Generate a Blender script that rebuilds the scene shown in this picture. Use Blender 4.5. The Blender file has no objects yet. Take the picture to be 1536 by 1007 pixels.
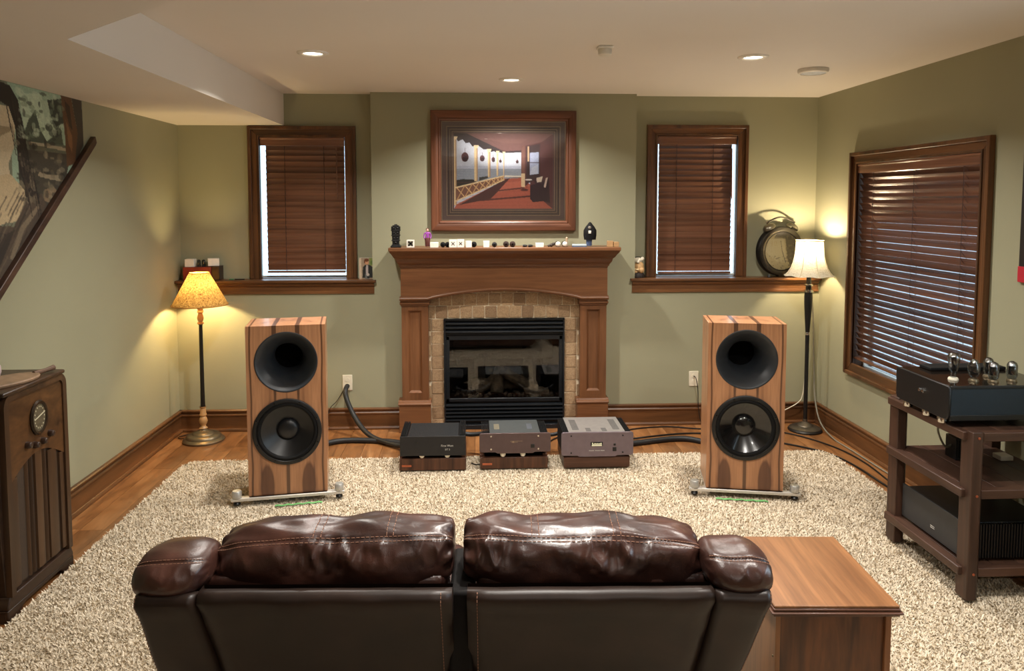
import bpy, bmesh, math, random
import numpy as np
from mathutils import Vector, Matrix

random.seed(7)
rng = np.random.default_rng(7)
R = math.radians
PI = math.pi
sc = bpy.context.scene
col = sc.collection

# ------------------------------------------------------------------ camera
XL, XR, YB, ZC, ZS = -2.172, 2.632, 5.690, 2.492, 2.258
BRY = 5.58                     # lower wall and chimney breast plane; the windows sit back at YB
YN = -2.6                      # wall behind the camera
cd = bpy.data.cameras.new('camera')
cam = bpy.data.objects.new('camera', cd)
col.objects.link(cam)
cam.location = (0, 0, 1.70)
cam.rotation_euler = (R(90 - 3.904), 0, R(-2.902))
cd.sensor_fit = 'HORIZONTAL'
cd.sensor_width = 36.0
cd.lens = 1129.0 / 1536 * 36.0
cd.shift_y = (379.1 - 503.5) / 1536
cd.clip_start = 0.05
sc.camera = cam

# ------------------------------------------------------------------ world, exposure
w = bpy.data.worlds.new('daylight')
sc.world = w
w.use_nodes = True
bg = w.node_tree.nodes['Background']
bg.inputs[0].default_value = (0.62, 0.80, 1.0, 1)
bg.inputs[1].default_value = 3.0
vs = sc.view_settings
vs.view_transform = 'Standard'
vs.look = 'None'
vs.gamma = 1.0
vs.use_curve_mapping = False
vs.exposure = 0.0
sc.cycles.use_denoising = True
sc.cycles.max_bounces = 8
sc.cycles.diffuse_bounces = 5
sc.cycles.sample_clamp_indirect = 4.0

DOWN_W = 30.0                  # each ceiling downlight
DOWN_COL = (1.0, 0.945, 0.87)
BULB_LEFT = 850.0              # emission strength of the left floor lamp's bulb
BULB_RIGHT = 1150.0
DAY_W = 26.0                   # daylight through the off-frame side window
DAY_COL = (0.72, 0.86, 1.0)

# ------------------------------------------------------------------ helpers
def lin(c):
    return tuple(((v / 255) / 12.92 if v / 255 <= 0.04045 else ((v / 255 + 0.055) / 1.055) ** 2.4) for v in c)

def tag(o, label=None, cat=None, group=None, kind=None):
    if label: o['label'] = label
    if cat: o['category'] = cat
    if group: o['group'] = group
    if kind: o['kind'] = kind
    return o

def thing(name, label, cat, loc=(0, 0, 0), rz=0, group=None):
    o = bpy.data.objects.new(name, None)
    o.empty_display_size = 0.05
    col.objects.link(o)
    o.location = loc
    o.rotation_euler = (0, 0, rz)
    return tag(o, label, cat, group)

class MB:
    def __init__(s):
        s.v = []; s.f = []
    def add(s, vs_, fs):
        b = len(s.v)
        s.v += [tuple(p) for p in vs_]
        s.f += [tuple(i + b for i in f) for f in fs]
        return s
    def box(s, x0, x1, y0, y1, z0, z1):
        return s.add([(x0, y0, z0), (x1, y0, z0), (x1, y1, z0), (x0, y1, z0), (x0, y0, z1), (x1, y0, z1), (x1, y1, z1), (x0, y1, z1)],
                     [(0, 3, 2, 1), (4, 5, 6, 7), (0, 1, 5, 4), (1, 2, 6, 5), (2, 3, 7, 6), (3, 0, 4, 7)])
    def prism(s, poly, a0, a1, axis='y'):
        """poly in the two other axes (in xyz order), extruded from a0 to a1 along axis"""
        n = len(poly)
        def P(u, v, a):
            return {'x': (a, u, v), 'y': (u, a, v), 'z': (u, v, a)}[axis]
        vv = [P(u, v, a0) for u, v in poly] + [P(u, v, a1) for u, v in poly]
        ff = [tuple(range(n)), tuple(range(2 * n - 1, n - 1, -1))]
        for i in range(n):
            j = (i + 1) % n
            ff.append((i, i + n, j + n, j))
        return s.add(vv, ff)
    def lathe(s, prof, n=32, c=(0, 0, 0), axis='z', cap=True, rs=(1, 1)):
        """prof = [(r, h)...] turned about an axis through c"""
        vv = []
        for r, h in prof:
            for k in range(n):
                a = 2 * PI * k / n
                p = (r * math.cos(a) * rs[0], r * math.sin(a) * rs[1], h)
                if axis == 'y': p = (p[0], p[2], p[1])
                if axis == 'x': p = (p[2], p[0], p[1])
                vv.append((p[0] + c[0], p[1] + c[1], p[2] + c[2]))
        ff = []
        m = len(prof)
        for i in range(m - 1):
            for k in range(n):
                k2 = (k + 1) % n
                ff.append((i * n + k, i * n + k2, (i + 1) * n + k2, (i + 1) * n + k))
        if cap:
            if prof[0][0] > 1e-5: ff.append(tuple(range(n - 1, -1, -1)))
            if prof[-1][0] > 1e-5: ff.append(tuple(range((m - 1) * n, m * n)))
        return s.add(vv, ff)
    def tube(s, pts, r, n=8, cap=True):
        pts = [Vector(p) for p in pts]
        m = len(pts)
        rr = r if isinstance(r, (list, tuple)) else [r] * m
        up = None
        vv = []
        for i, p in enumerate(pts):
            t = (pts[min(i + 1, m - 1)] - pts[max(i - 1, 0)]).normalized()
            if up is None:
                up = Vector((0, 0, 1)) if abs(t.z) < 0.9 else Vector((1, 0, 0))
            sd = t.cross(up)
            sd = sd.normalized() if sd.length > 1e-6 else t.orthogonal().normalized()
            up = sd.cross(t).normalized()
            for k in range(n):
                a = 2 * PI * k / n
                vv.append(p + (sd * math.cos(a) + up * math.sin(a)) * rr[i])
        ff = []
        for i in range(m - 1):
            for k in range(n):
                k2 = (k + 1) % n
                ff.append((i * n + k, i * n + k2, (i + 1) * n + k2, (i + 1) * n + k))
        if cap:
            ff.append(tuple(range(n - 1, -1, -1)))
            ff.append(tuple(range((m - 1) * n, m * n)))
        return s.add(vv, ff)
    def ball(s, c, r, n=14, m=8, sq=(1, 1, 1)):
        prof = [(max(1e-6, r * math.sin(PI * i / m)), -r * math.cos(PI * i / m)) for i in range(m + 1)]
        b = len(s.v)
        s.lathe(prof, n, cap=False)
        for i in range(b, len(s.v)):
            p = s.v[i]
            s.v[i] = (p[0] * sq[0] + c[0], p[1] * sq[1] + c[1], p[2] * sq[2] + c[2])
        return s
    def mesh(s, name, smooth=35, clean=True):
        me = bpy.data.meshes.new(name)
        me.from_pydata(s.v, [], s.f)
        if clean:
            bm = bmesh.new(); bm.from_mesh(me)
            bmesh.ops.remove_doubles(bm, verts=bm.verts, dist=1e-5)
            bmesh.ops.recalc_face_normals(bm, faces=bm.faces)
            bm.to_mesh(me); bm.free()
        if smooth:
            me.shade_smooth()
            me.set_sharp_from_angle(angle=R(smooth))
        return me
    def build(s, name, mat, parent=None, bevel=0, smooth=35, seg=2, loc=None, clean=True):
        me = s.mesh(name, smooth, clean)
        return link(name, me, mat, parent, bevel, seg, loc)

def link(name, me, mat, parent=None, bevel=0, seg=2, loc=None):
    if mat is not None and not me.materials: me.materials.append(mat)
    o = bpy.data.objects.new(name, me)
    col.objects.link(o)
    if parent is not None: o.parent = parent
    if loc: o.location = loc
    if bevel:
        b = o.modifiers.new('bevel', 'BEVEL')
        b.width = bevel; b.segments = seg; b.limit_method = 'ANGLE'; b.angle_limit = R(40)
        b.harden_normals = False
    return o

def box(name, mat, parent, x0, x1, y0, y1, z0, z1, bevel=0, loc=None):
    return MB().box(x0, x1, y0, y1, z0, z1).build(name, mat, parent, bevel, loc=loc)

def children(o): return [c for c in bpy.data.objects if c.parent is o]
def copy_tree(o, parent=None):
    c = o.copy(); col.objects.link(c)
    if parent is not None: c.parent = parent
    for ch in children(o): copy_tree(ch, c)
    return c

def text(name, s, size, mat, parent, loc, rot, extrude=0.0004, align='CENTER'):
    cu = bpy.data.curves.new(name, 'FONT')
    cu.body = s; cu.size = size; cu.extrude = extrude
    cu.align_x = align; cu.align_y = 'CENTER'; cu.resolution_u = 2
    t = bpy.data.objects.new(name + '_curve', cu)
    col.objects.link(t)
    dg = bpy.context.evaluated_depsgraph_get(); dg.update()
    me = bpy.data.meshes.new_from_object(t.evaluated_get(dg))
    bpy.data.objects.remove(t); bpy.data.curves.remove(cu)
    me.name = name
    me.materials.clear()
    o = link(name, me, mat, parent)
    o.location = loc; o.rotation_euler = rot
    return o

def smooth_path(pts, n=8):
    """Catmull-Rom through the points"""
    P = [Vector(p) for p in pts]
    P = [P[0] * 2 - P[1]] + P + [P[-1] * 2 - P[-2]]
    out = []
    for i in range(1, len(P) - 2):
        p0, p1, p2, p3 = P[i - 1:i + 3]
        for k in range(n):
            t = k / n
            out.append(0.5 * ((2 * p1) + (p2 - p0) * t + (2 * p0 - 5 * p1 + 4 * p2 - p3) * t * t + (3 * p1 - p0 - 3 * p2 + p3) * t ** 3))
    out.append(P[-2])
    return out

# ------------------------------------------------------------------ materials
class NT:
    def __init__(s, name):
        s.m = bpy.data.materials.new(name); s.m.use_nodes = True
        s.t = s.m.node_tree; s.n = s.t.nodes; s.l = s.t.links
        s.b = s.n['Principled BSDF']
    def new(s, t, **kw):
        n = s.n.new(t)
        for k, v in kw.items(): setattr(n, k, v)
        return n
    def coords(s, scale=(1, 1, 1), rnd=True, kind='Object'):
        tc = s.new('ShaderNodeTexCoord'); mp = s.new('ShaderNodeMapping')
        mp.inputs['Scale'].default_value = scale
        s.l.new(tc.outputs[kind], mp.inputs['Vector'])
        if rnd:
            oi = s.new('ShaderNodeObjectInfo'); ml = s.new('ShaderNodeMath', operation='MULTIPLY')
            ml.inputs[1].default_value = 37.0
            s.l.new(oi.outputs['Random'], ml.inputs[0])
            s.l.new(ml.outputs[0], mp.inputs['Location'])
        return mp.outputs[0]
    def noise(s, vec, scale=5, detail=4, rough=.5, dist=0):
        n = s.new('ShaderNodeTexNoise')
        n.inputs['Scale'].default_value = scale; n.inputs['Detail'].default_value = detail
        n.inputs['Roughness'].default_value = rough; n.inputs['Distortion'].default_value = dist
        s.l.new(vec, n.inputs['Vector'])
        return n.outputs['Fac']
    def ramp(s, fac, stops):
        r = s.new('ShaderNodeValToRGB')
        e = r.color_ramp.elements
        while len(e) < len(stops): e.new(0.5)
        for k, (p, c) in enumerate(stops):
            e[k].position = p; e[k].color = (*c, 1)
        s.l.new(fac, r.inputs[0])
        return r.outputs[0]
    def mix(s, a, b, fac, blend='MIX'):
        m = s.new('ShaderNodeMix', data_type='RGBA', blend_type=blend)
        for sock, v in ((m.inputs[6], a), (m.inputs[7], b), (m.inputs[0], fac)):
            if isinstance(v, bpy.types.NodeSocket): s.l.new(v, sock)
            elif isinstance(v, tuple): sock.default_value = (*v, 1) if len(v) == 3 else v
            else: sock.default_value = v
        return m.outputs[2]
    def bump(s, h, strength=.2, dist=.002):
        b = s.new('ShaderNodeBump')
        b.inputs['Strength'].default_value = strength; b.inputs['Distance'].default_value = dist
        s.l.new(h, b.inputs['Height']); s.l.new(b.outputs[0], s.b.inputs['Normal'])
    def base(s, v):
        if isinstance(v, tuple): s.b.inputs['Base Color'].default_value = (*v, 1)
        else: s.l.new(v, s.b.inputs['Base Color'])
    def set(s, **kw):
        for k, v in kw.items(): s.b.inputs[k.replace('_', ' ')].default_value = v
        return s

def plain(name, rgb, rough=.5, metal=0, var=.06, nscale=30, bump=0, spec=.5, coat=0, **kw):
    t = NT(name); c = lin(rgb)
    t.set(Roughness=rough, Metallic=metal)
    t.b.inputs['Specular IOR Level'].default_value = spec
    t.b.inputs['Coat Weight'].default_value = coat
    v = t.coords(rnd=False)
    n = t.noise(v, nscale, 3)
    t.base(t.ramp(n, [(.3, tuple(x * (1 - var) for x in c)), (.7, tuple(min(1, x * (1 + var)) for x in c))]))
    if bump: t.bump(n, bump)
    for k, x in kw.items(): t.b.inputs[k.replace('_', ' ')].default_value = x
    return t.m

def wood(name, dark, light, axis='x', rough=.38, fine=60, along=.06, mid=7, spec=.4, coat=.15, contrast=(.32, .68), bump=.05, objvar=0):
    t = NT(name); d, l = lin(dark), lin(light)
    sc_ = [1, 1, 1]; sc_['xyz'.index(axis)] = along
    v = t.coords(tuple(sc_))
    n1 = t.noise(v, mid, 4, .55, 1.2)
    n2 = t.noise(v, fine, 3, .6, .3)
    c1 = t.ramp(n1, [(contrast[0], d), (contrast[1], l)])
    c2 = t.ramp(n2, [(.38, (.62, .6, .58)), (.6, (1, 1, 1))])
    c = t.mix(c1, c2, .55, 'MULTIPLY')
    if objvar:
        oi = t.new('ShaderNodeObjectInfo')
        g = t.ramp(oi.outputs['Random'], [(0, (1 - objvar,) * 3), (1, (1 + objvar * .3,) * 3)])
        c = t.mix(c, g, 1.0, 'MULTIPLY')
    t.base(c)
    t.set(Roughness=rough)
    t.b.inputs['Specular IOR Level'].default_value = spec
    t.b.inputs['Coat Weight'].default_value = coat
    t.b.inputs['Coat Roughness'].default_value = .25
    if bump: t.bump(n2, bump, .001)
    return t.m

def emit(name, rgb, strength):
    t = NT(name)
    t.base((0, 0, 0))
    t.b.inputs['Emission Color'].default_value = (*lin(rgb), 1)
    t.b.inputs['Emission Strength'].default_value = strength
    return t.m

def glass(name, tint=(1, 1, 1), gloss=.08, rough=.0):
    t = NT(name)
    tr = t.new('ShaderNodeBsdfTransparent'); tr.inputs[0].default_value = (*tint, 1)
    gl = t.new('ShaderNodeBsdfGlossy'); gl.inputs['Roughness'].default_value = rough
    lw = t.new('ShaderNodeLayerWeight'); lw.inputs['Blend'].default_value = .35
    mp = t.new('ShaderNodeMapRange')
    mp.inputs['To Min'].default_value = gloss; mp.inputs['To Max'].default_value = .75
    mx = t.new('ShaderNodeMixShader')
    t.l.new(lw.outputs['Fresnel'], mp.inputs['Value'])
    t.l.new(mp.outputs[0], mx.inputs[0]); t.l.new(tr.outputs[0], mx.inputs[1]); t.l.new(gl.outputs[0], mx.inputs[2])
    t.l.new(mx.outputs[0], t.n['Material Output'].inputs[0])
    return t.m

def printed(name, rough=.5, coat=0, attr='print'):
    t = NT(name)
    a = t.new('ShaderNodeAttribute', attribute_name=attr)
    t.base(a.outputs['Color']); t.set(Roughness=rough)
    t.b.inputs['Coat Weight'].default_value = coat
    return t.m

def wall_mat():
    t = NT('olive_wall_paint'); c = lin((153, 151, 125))
    v = t.coords(rnd=False)
    n = t.noise(v, 1.3, 3); n2 = t.noise(v, 260, 2)
    t.base(t.ramp(n, [(.3, tuple(x * .95 for x in c)), (.7, tuple(x * 1.04 for x in c))]))
    t.bump(n2, .12, .001); t.set(Roughness=.62)
    t.b.inputs['Specular IOR Level'].default_value = .3
    return t.m

def ceil_mat():
    t = NT('ceiling_paint'); c = lin((226, 218, 207))
    v = t.coords(rnd=False)
    n = t.noise(v, .9, 3); n2 = t.noise(v, 180, 3)
    t.base(t.ramp(n, [(.3, tuple(x * .97 for x in c)), (.7, tuple(x * 1.02 for x in c))]))
    t.bump(n2, .15, .001); t.set(Roughness=.75)
    t.b.inputs['Specular IOR Level'].default_value = .2
    return t.m

def rosewood():
    """bookmatched rosewood veneer: grain runs along z, mirrored about x = 0"""
    t = NT('rosewood_veneer')
    tc = t.new('ShaderNodeTexCoord'); sx = t.new('ShaderNodeSeparateXYZ')
    t.l.new(tc.outputs['Object'], sx.inputs[0])
    ab = t.new('ShaderNodeMath', operation='ABSOLUTE'); t.l.new(sx.outputs['X'], ab.inputs[0])
    cb = t.new('ShaderNodeCombineXYZ')
    t.l.new(ab.outputs[0], cb.inputs[0]); t.l.new(sx.outputs['Y'], cb.inputs[1]); t.l.new(sx.outputs['Z'], cb.inputs[2])
    def mapped(scale, loc):
        mp = t.new('ShaderNodeMapping'); mp.inputs['Scale'].default_value = scale; mp.inputs['Location'].default_value = loc
        t.l.new(cb.outputs[0], mp.inputs[0]); return mp.outputs[0]
    n1 = t.noise(mapped((1, 1, .10), (3.1, 0, .4)), 8, 3, .5, .7)
    n2 = t.noise(mapped((1, 1, .05), (0, 0, 0)), 90, 3, .6)
    c1 = t.ramp(n1, [(.27, lin((70, 46, 36))), (.32, lin((142, 98, 70))), (.39, lin((176, 125, 88))), (.60, lin((190, 138, 99))), (.68, lin((162, 114, 80))), (.715, lin((88, 60, 44))), (.75, lin((178, 126, 88)))])
    c = t.mix(c1, t.ramp(n2, [(.35, (.7, .68, .66)), (.6, (1, 1, 1))]), .6, 'MULTIPLY')
    # narrow dark line near each edge
    wv = t.noise(mapped((.01, .01, 1), (0, 7, 2)), 2.4, 2)
    ad = t.new('ShaderNodeMath', operation='MULTIPLY_ADD'); ad.inputs[1].default_value = .028; ad.inputs[2].default_value = .177
    t.l.new(wv, ad.inputs[0])
    df = t.new('ShaderNodeMath', operation='SUBTRACT'); t.l.new(ab.outputs[0], df.inputs[0]); t.l.new(ad.outputs[0], df.inputs[1])
    a2 = t.new('ShaderNodeMath', operation='ABSOLUTE'); t.l.new(df.outputs[0], a2.inputs[0])
    ln = t.ramp(a2.outputs[0], [(.0025, (.14, .10, .085)), (.0055, (1, 1, 1))])
    c = t.mix(c, ln, 1.0, 'MULTIPLY')
    # dark heart figure: two tall ovals and the centre line at the foot
    def oval(cx, cz, rx, rz, warp):
        u = t.new('ShaderNodeMath', operation='MULTIPLY_ADD'); u.inputs[1].default_value = 1 / rx; u.inputs[2].default_value = -cx / rx
        t.l.new(ab.outputs[0], u.inputs[0])
        v = t.new('ShaderNodeMath', operation='MULTIPLY_ADD'); v.inputs[1].default_value = 1 / rz; v.inputs[2].default_value = -cz / rz
        t.l.new(sx.outputs['Z'], v.inputs[0])
        u2 = t.new('ShaderNodeMath', operation='POWER'); u2.inputs[1].default_value = 2
        au = t.new('ShaderNodeMath', operation='ABSOLUTE'); t.l.new(u.outputs[0], au.inputs[0]); t.l.new(au.outputs[0], u2.inputs[0])
        v2 = t.new('ShaderNodeMath', operation='POWER'); v2.inputs[1].default_value = 2
        av = t.new('ShaderNodeMath', operation='ABSOLUTE'); t.l.new(v.outputs[0], av.inputs[0]); t.l.new(av.outputs[0], v2.inputs[0])
        s_ = t.new('ShaderNodeMath', operation='ADD'); t.l.new(u2.outputs[0], s_.inputs[0]); t.l.new(v2.outputs[0], s_.inputs[1])
        w_ = t.new('ShaderNodeMath', operation='MULTIPLY_ADD'); w_.inputs[1].default_value = warp
        t.l.new(n1, w_.inputs[0]); t.l.new(s_.outputs[0], w_.inputs[2])
        return w_.outputs[0]
    o1 = oval(.110, .085, .046, .165, .8)
    c = t.mix(t.mix(c, lin((84, 52, 38)), .82), c, t.ramp(o1, [(.8, (0, 0, 0)), (1.0, (1, 1, 1))]))
    o2 = oval(0, .12, .013, .6, .4)
    c = t.mix(t.mix(c, lin((58, 38, 28)), .8), c, t.ramp(o2, [(.5, (0, 0, 0)), (1.0, (1, 1, 1))]))
    o3 = oval(.062, 1.0, .016, .62, .6)
    c = t.mix(t.mix(c, lin((58, 36, 28)), .8), c, t.ramp(o3, [(.7, (0, 0, 0)), (1.0, (1, 1, 1))]))
    t.base(c); t.set(Roughness=.33)
    t.b.inputs['Coat Weight'].default_value = .25; t.b.inputs['Coat Roughness'].default_value = .15
    return t.m

def leather():
    t = NT('dark_brown_leather')
    v = t.coords(rnd=False)
    n = t.noise(v, 6, 4, .6, .6); vo = t.new('ShaderNodeTexVoronoi'); vo.inputs['Scale'].default_value = 420
    t.l.new(v, vo.inputs['Vector'])
    t.base(t.ramp(n, [(.3, lin((40, 24, 21))), (.55, lin((64, 39, 32))), (.75, lin((84, 52, 43)))]))
    n3 = t.noise(v, 55, 4, .65, .8)
    ad = t.new('ShaderNodeMath', operation='MULTIPLY_ADD'); ad.inputs[1].default_value = .25
    t.l.new(vo.outputs['Distance'], ad.inputs[0]); t.l.new(n3, ad.inputs[2])
    t.bump(ad.outputs[0], .28, .0022)
    t.set(Roughness=.33); t.b.inputs['Specular IOR Level'].default_value = .55
    return t.m

def shaded_back():  # upholstery colour darkened: the shade on the sofa's back is put into it
    t = NT('sofa_back_shaded')
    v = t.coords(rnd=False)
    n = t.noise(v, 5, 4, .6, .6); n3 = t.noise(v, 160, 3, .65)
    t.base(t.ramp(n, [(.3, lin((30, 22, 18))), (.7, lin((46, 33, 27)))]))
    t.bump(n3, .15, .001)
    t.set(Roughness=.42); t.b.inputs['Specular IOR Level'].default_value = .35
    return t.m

def tile_mat():
    t = NT('tumbled_travertine')
    v = t.coords()
    n = t.noise(v, 9, 5, .6, .7); n2 = t.noise(v, 70, 4, .7)
    c = t.ramp(n, [(.3, lin((142, 112, 84))), (.5, lin((176, 148, 114))), (.7, lin((198, 172, 138)))])
    c = t.mix(c, t.ramp(n2, [(.34, (.55, .5, .45)), (.5, (1, 1, 1))]), .6, 'MULTIPLY')
    oi = t.new('ShaderNodeObjectInfo')
    c = t.mix(c, t.ramp(oi.outputs['Random'], [(0, (.66, .6, .55)), (.5, (.95, .93, .9)), (1, (1.08, 1.05, 1))]), 1.0, 'MULTIPLY')
    t.base(c); t.bump(n2, .5, .004); t.set(Roughness=.6)
    return t.m

def rug_mat():
    t = NT('shag_pile')
    a = t.new('ShaderNodeAttribute', attribute_name='tuft')
    c = t.ramp(a.outputs['Fac'], [(0, lin((172, 158, 137))), (.3, lin((210, 196, 173))), (.65, lin((226, 213, 191))), (1, lin((234, 223, 203)))])
    t.base(c); t.set(Roughness=.95); t.b.inputs['Specular IOR Level'].default_value = .1
    return t.m

def floor_mat():
    t = NT('amber_plank')
    v = t.coords((1, .12, 1)); v2 = t.coords((1, .6, 1))
    n1 = t.noise(v, 9, 4, .6, 1.0); n2 = t.noise(v2, 5, 3, .6, .8); n3 = t.noise(v, 80, 3)
    c = t.ramp(n1, [(.3, lin((122, 82, 50))), (.55, lin((154, 106, 64))), (.72, lin((174, 127, 84)))])
    c = t.mix(c, t.ramp(n2, [(.33, (.6, .55, .5)), (.5, (1, 1, 1))]), .8, 'MULTIPLY')
    c = t.mix(c, t.ramp(n3, [(.36, (.75, .72, .7)), (.6, (1, 1, 1))]), .5, 'MULTIPLY')
    oi = t.new('ShaderNodeObjectInfo')
    c = t.mix(c, t.ramp(oi.outputs['Random'], [(0, (.8, .78, .75)), (1, (1.05, 1.03, 1))]), 1.0, 'MULTIPLY')
    t.base(c); t.set(Roughness=.3); t.b.inputs['Coat Weight'].default_value = .2
    t.bump(n3, .06, .001)
    return t.m

def shade_mat(name, c1, c2, weave, trans):
    """cloth lamp shade: translucent and diffuse, with a woven slub"""
    t = NT(name)
    v = t.coords((1, 1, .25), rnd=False); v2 = t.coords((.3, .3, 1), rnd=False)
    n1 = t.noise(v, 130, 3, .7); n2 = t.noise(v2, 160, 3, .7)
    m = t.new('ShaderNodeMath', operation='MAXIMUM'); t.l.new(n1, m.inputs[0]); t.l.new(n2, m.inputs[1])
    c = t.ramp(m.outputs[0], [(.5 - weave * .12, lin(c1)), (.52 + weave * .14, lin(c2))])
    df = t.new('ShaderNodeBsdfDiffuse'); tl = t.new('ShaderNodeBsdfTranslucent'); mx = t.new('ShaderNodeMixShader')
    mx.inputs[0].default_value = trans
    t.l.new(c, df.inputs[0]); t.l.new(c, tl.inputs[0])
    t.l.new(df.outputs[0], mx.inputs[1]); t.l.new(tl.outputs[0], mx.inputs[2])
    t.l.new(mx.outputs[0], t.n['Material Output'].inputs[0])
    return t.m

WALL, CEIL = wall_mat(), ceil_mat()
TRIM_X = wood('stained_trim_wood', (70, 44, 24), (122, 80, 46), 'x')
TRIM_Y = wood('stained_trim_wood_deep', (70, 44, 24), (122, 80, 46), 'y')
TRIM_Z = wood('stained_trim_wood_upright', (66, 41, 22), (114, 74, 42), 'z')
MANT_X = wood('mantel_maple', (98, 62, 38), (134, 89, 56), 'x', mid=5)
MANT_Z = wood('mantel_maple_upright', (92, 58, 35), (126, 83, 52), 'z', mid=5)
SLAT = wood('blind_slat_wood', (100, 66, 49), (144, 99, 75), 'x', rough=.25, along=.03, objvar=.16, coat=.45)
FLOORM, TILE, RUGM, LEA, ROSE, SHADED_BACK = floor_mat(), tile_mat(), rug_mat(), leather(), rosewood(), shaded_back()
GROUT = plain('sand_grout', (226, 212, 184), .9)
BLACK = plain('black_satin', (16, 16, 17), .4)
BLACKM = plain('black_matte', (11, 11, 12), .75, spec=.25)
BLACKG = plain('black_gloss', (8, 8, 9), .15)
RUBBER = plain('black_sleeving', (24, 25, 27), .55, nscale=300, var=.3, bump=.2)
IRON = plain('black_enamel_steel', (34, 37, 41), .28, .4)
CHROME = plain('polished_steel', (205, 203, 198), .16, 1.0)
STEEL = plain('brushed_steel', (188, 186, 180), .32, .55)
BRASS = plain('aged_brass', (120, 107, 84), .36, .7, var=.2, nscale=12)
WHITE = plain('white_plastic', (226, 221, 208), .4)
IVORY = plain('ivory_plate', (222, 214, 192), .4)
PAPER = plain('white_card', (226, 220, 208), .7)
COPPER = plain('copper_plate', (190, 110, 80), .35, .8)
WALNUT_X = wood('rack_walnut', (50, 34, 26), (84, 58, 45), 'x', rough=.45, coat=.05)
WALNUT_Y = wood('rack_walnut_deep', (50, 34, 26), (84, 58, 45), 'y', rough=.45, coat=.05)
WALNUT_Z = wood('rack_walnut_upright', (50, 34, 26), (84, 58, 45), 'z', rough=.45, coat=.05)
STANDW = wood('zebra_walnut', (62, 38, 28), (108, 70, 50), 'z', mid=22, along=.05, coat=.05)
OAKTOP = wood('honey_oak', (112, 72, 42), (148, 101, 63), 'y', mid=14, fine=110, along=.05, rough=.35, bump=.1)
OAKSIDE = wood('dark_oak', (62, 35, 19), (116, 69, 36), 'z', mid=14, fine=70, along=.12)
RADIO_Z = wood('old_walnut', (46, 31, 20), (84, 58, 37), 'z', rough=.42, mid=6)
RADIO_B = wood('old_burl_walnut', (58, 38, 22), (104, 70, 40), 'y', rough=.38, mid=9, along=.5, contrast=(.3, .72))
RADIO_D = wood('dark_stained_walnut', (34, 22, 15), (60, 40, 27), 'y', rough=.45, mid=6)
CORD_W = plain('white_flex', (214, 208, 188), .5)
CORD_G = plain('grey_flex', (128, 124, 110), .5)
CORD_B = plain('black_flex', (18, 16, 15), .5)

# ------------------------------------------------------------------ flat print raster (vertex colours)
def inpoly(px, py, poly):
    r = np.zeros(px.shape, bool)
    n = len(poly)
    for i in range(n):
        x1, y1 = poly[i]; x2, y2 = poly[(i + 1) % n]
        if y1 == y2: continue
        c = ((y1 > py) != (y2 > py)) & (px < (x2 - x1) * (py - y1) / (y2 - y1) + x1)
        r ^= c
    return r

class Canvas:
    def __init__(s, x0, x1, y0, y1, nx, ny, bgc):
        s.nx, s.ny = nx, ny
        s.X, s.Y = np.meshgrid(np.linspace(x0, x1, nx), np.linspace(y0, y1, ny))
        s.C = np.ones((ny, nx, 3)) * np.array(bgc, float)
    def poly(s, c, p, a=1):
        m = inpoly(s.X, s.Y, p); s.C[m] = s.C[m] * (1 - a) + np.array(c, float) * a
    def ell(s, c, cx, cy, rx, ry, a=1):
        m = ((s.X - cx) / rx) ** 2 + ((s.Y - cy) / ry) ** 2 < 1
        s.C[m] = s.C[m] * (1 - a) + np.array(c, float) * a
    def line(s, c, x0, y0, x1, y1, wd, a=1):
        d = math.hypot(x1 - x0, y1 - y0); nx_, ny_ = -(y1 - y0) / d * wd / 2, (x1 - x0) / d * wd / 2
        s.poly(c, [(x0 + nx_, y0 + ny_), (x1 + nx_, y1 + ny_), (x1 - nx_, y1 - ny_), (x0 - nx_, y0 - ny_)], a)
    def grain(s, amt):
        s.C *= (1 + rng.normal(0, amt, (s.ny, s.nx, 1)))
    def mesh(s, name, P, keep=None):
        """P(u, v) -> point, u and v are 0..1 arrays over columns and rows"""
        u, v = np.meshgrid(np.linspace(0, 1, s.nx), np.linspace(0, 1, s.ny))
        pts = np.stack(P(u, v), -1).reshape(-1, 3)
        idx = np.arange(s.nx * s.ny).reshape(s.ny, s.nx)
        q = np.stack([idx[:-1, :-1], idx[:-1, 1:], idx[1:, 1:], idx[1:, :-1]], -1).reshape(-1, 4)
        if keep is not None:
            k = keep.reshape(-1); q = q[k[q].all(1)]
        me = bpy.data.meshes.new(name)
        me.from_pydata(pts.tolist(), [], q.tolist())
        at = me.color_attributes.new('print', 'FLOAT_COLOR', 'POINT')
        c = np.clip(s.C, 0, 255) / 255
        c = np.where(c <= .04045, c / 12.92, ((c + .055) / 1.055) ** 2.4)
        rgba = np.concatenate([c.reshape(-1, 3), np.ones((s.nx * s.ny, 1))], 1).astype(np.float32)
        at.data.foreach_set('color', rgba.ravel())
        return me

# ================================================================== SETTING
# ---- walls with openings
def wall(name, axis, a0, a1, u0, u1, z0, z1, holes, mat=WALL):
    us = sorted({u0, u1, *[h[0] for h in holes], *[h[1] for h in holes]})
    zs_ = sorted({z0, z1, *[h[2] for h in holes], *[h[3] for h in holes]})
    b = MB()
    for i in range(len(us) - 1):
        for j in range(len(zs_) - 1):
            cu, cz = (us[i] + us[i + 1]) / 2, (zs_[j] + zs_[j + 1]) / 2
            if any(h[0] < cu < h[1] and h[2] < cz < h[3] for h in holes): continue
            if axis == 'y': b.box(us[i], us[i + 1], a0, a1, zs_[j], zs_[j + 1])
            else: b.box(a0, a1, us[i], us[i + 1], zs_[j], zs_[j + 1])
    return tag(b.build(name, mat, smooth=0), kind='structure')

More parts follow.
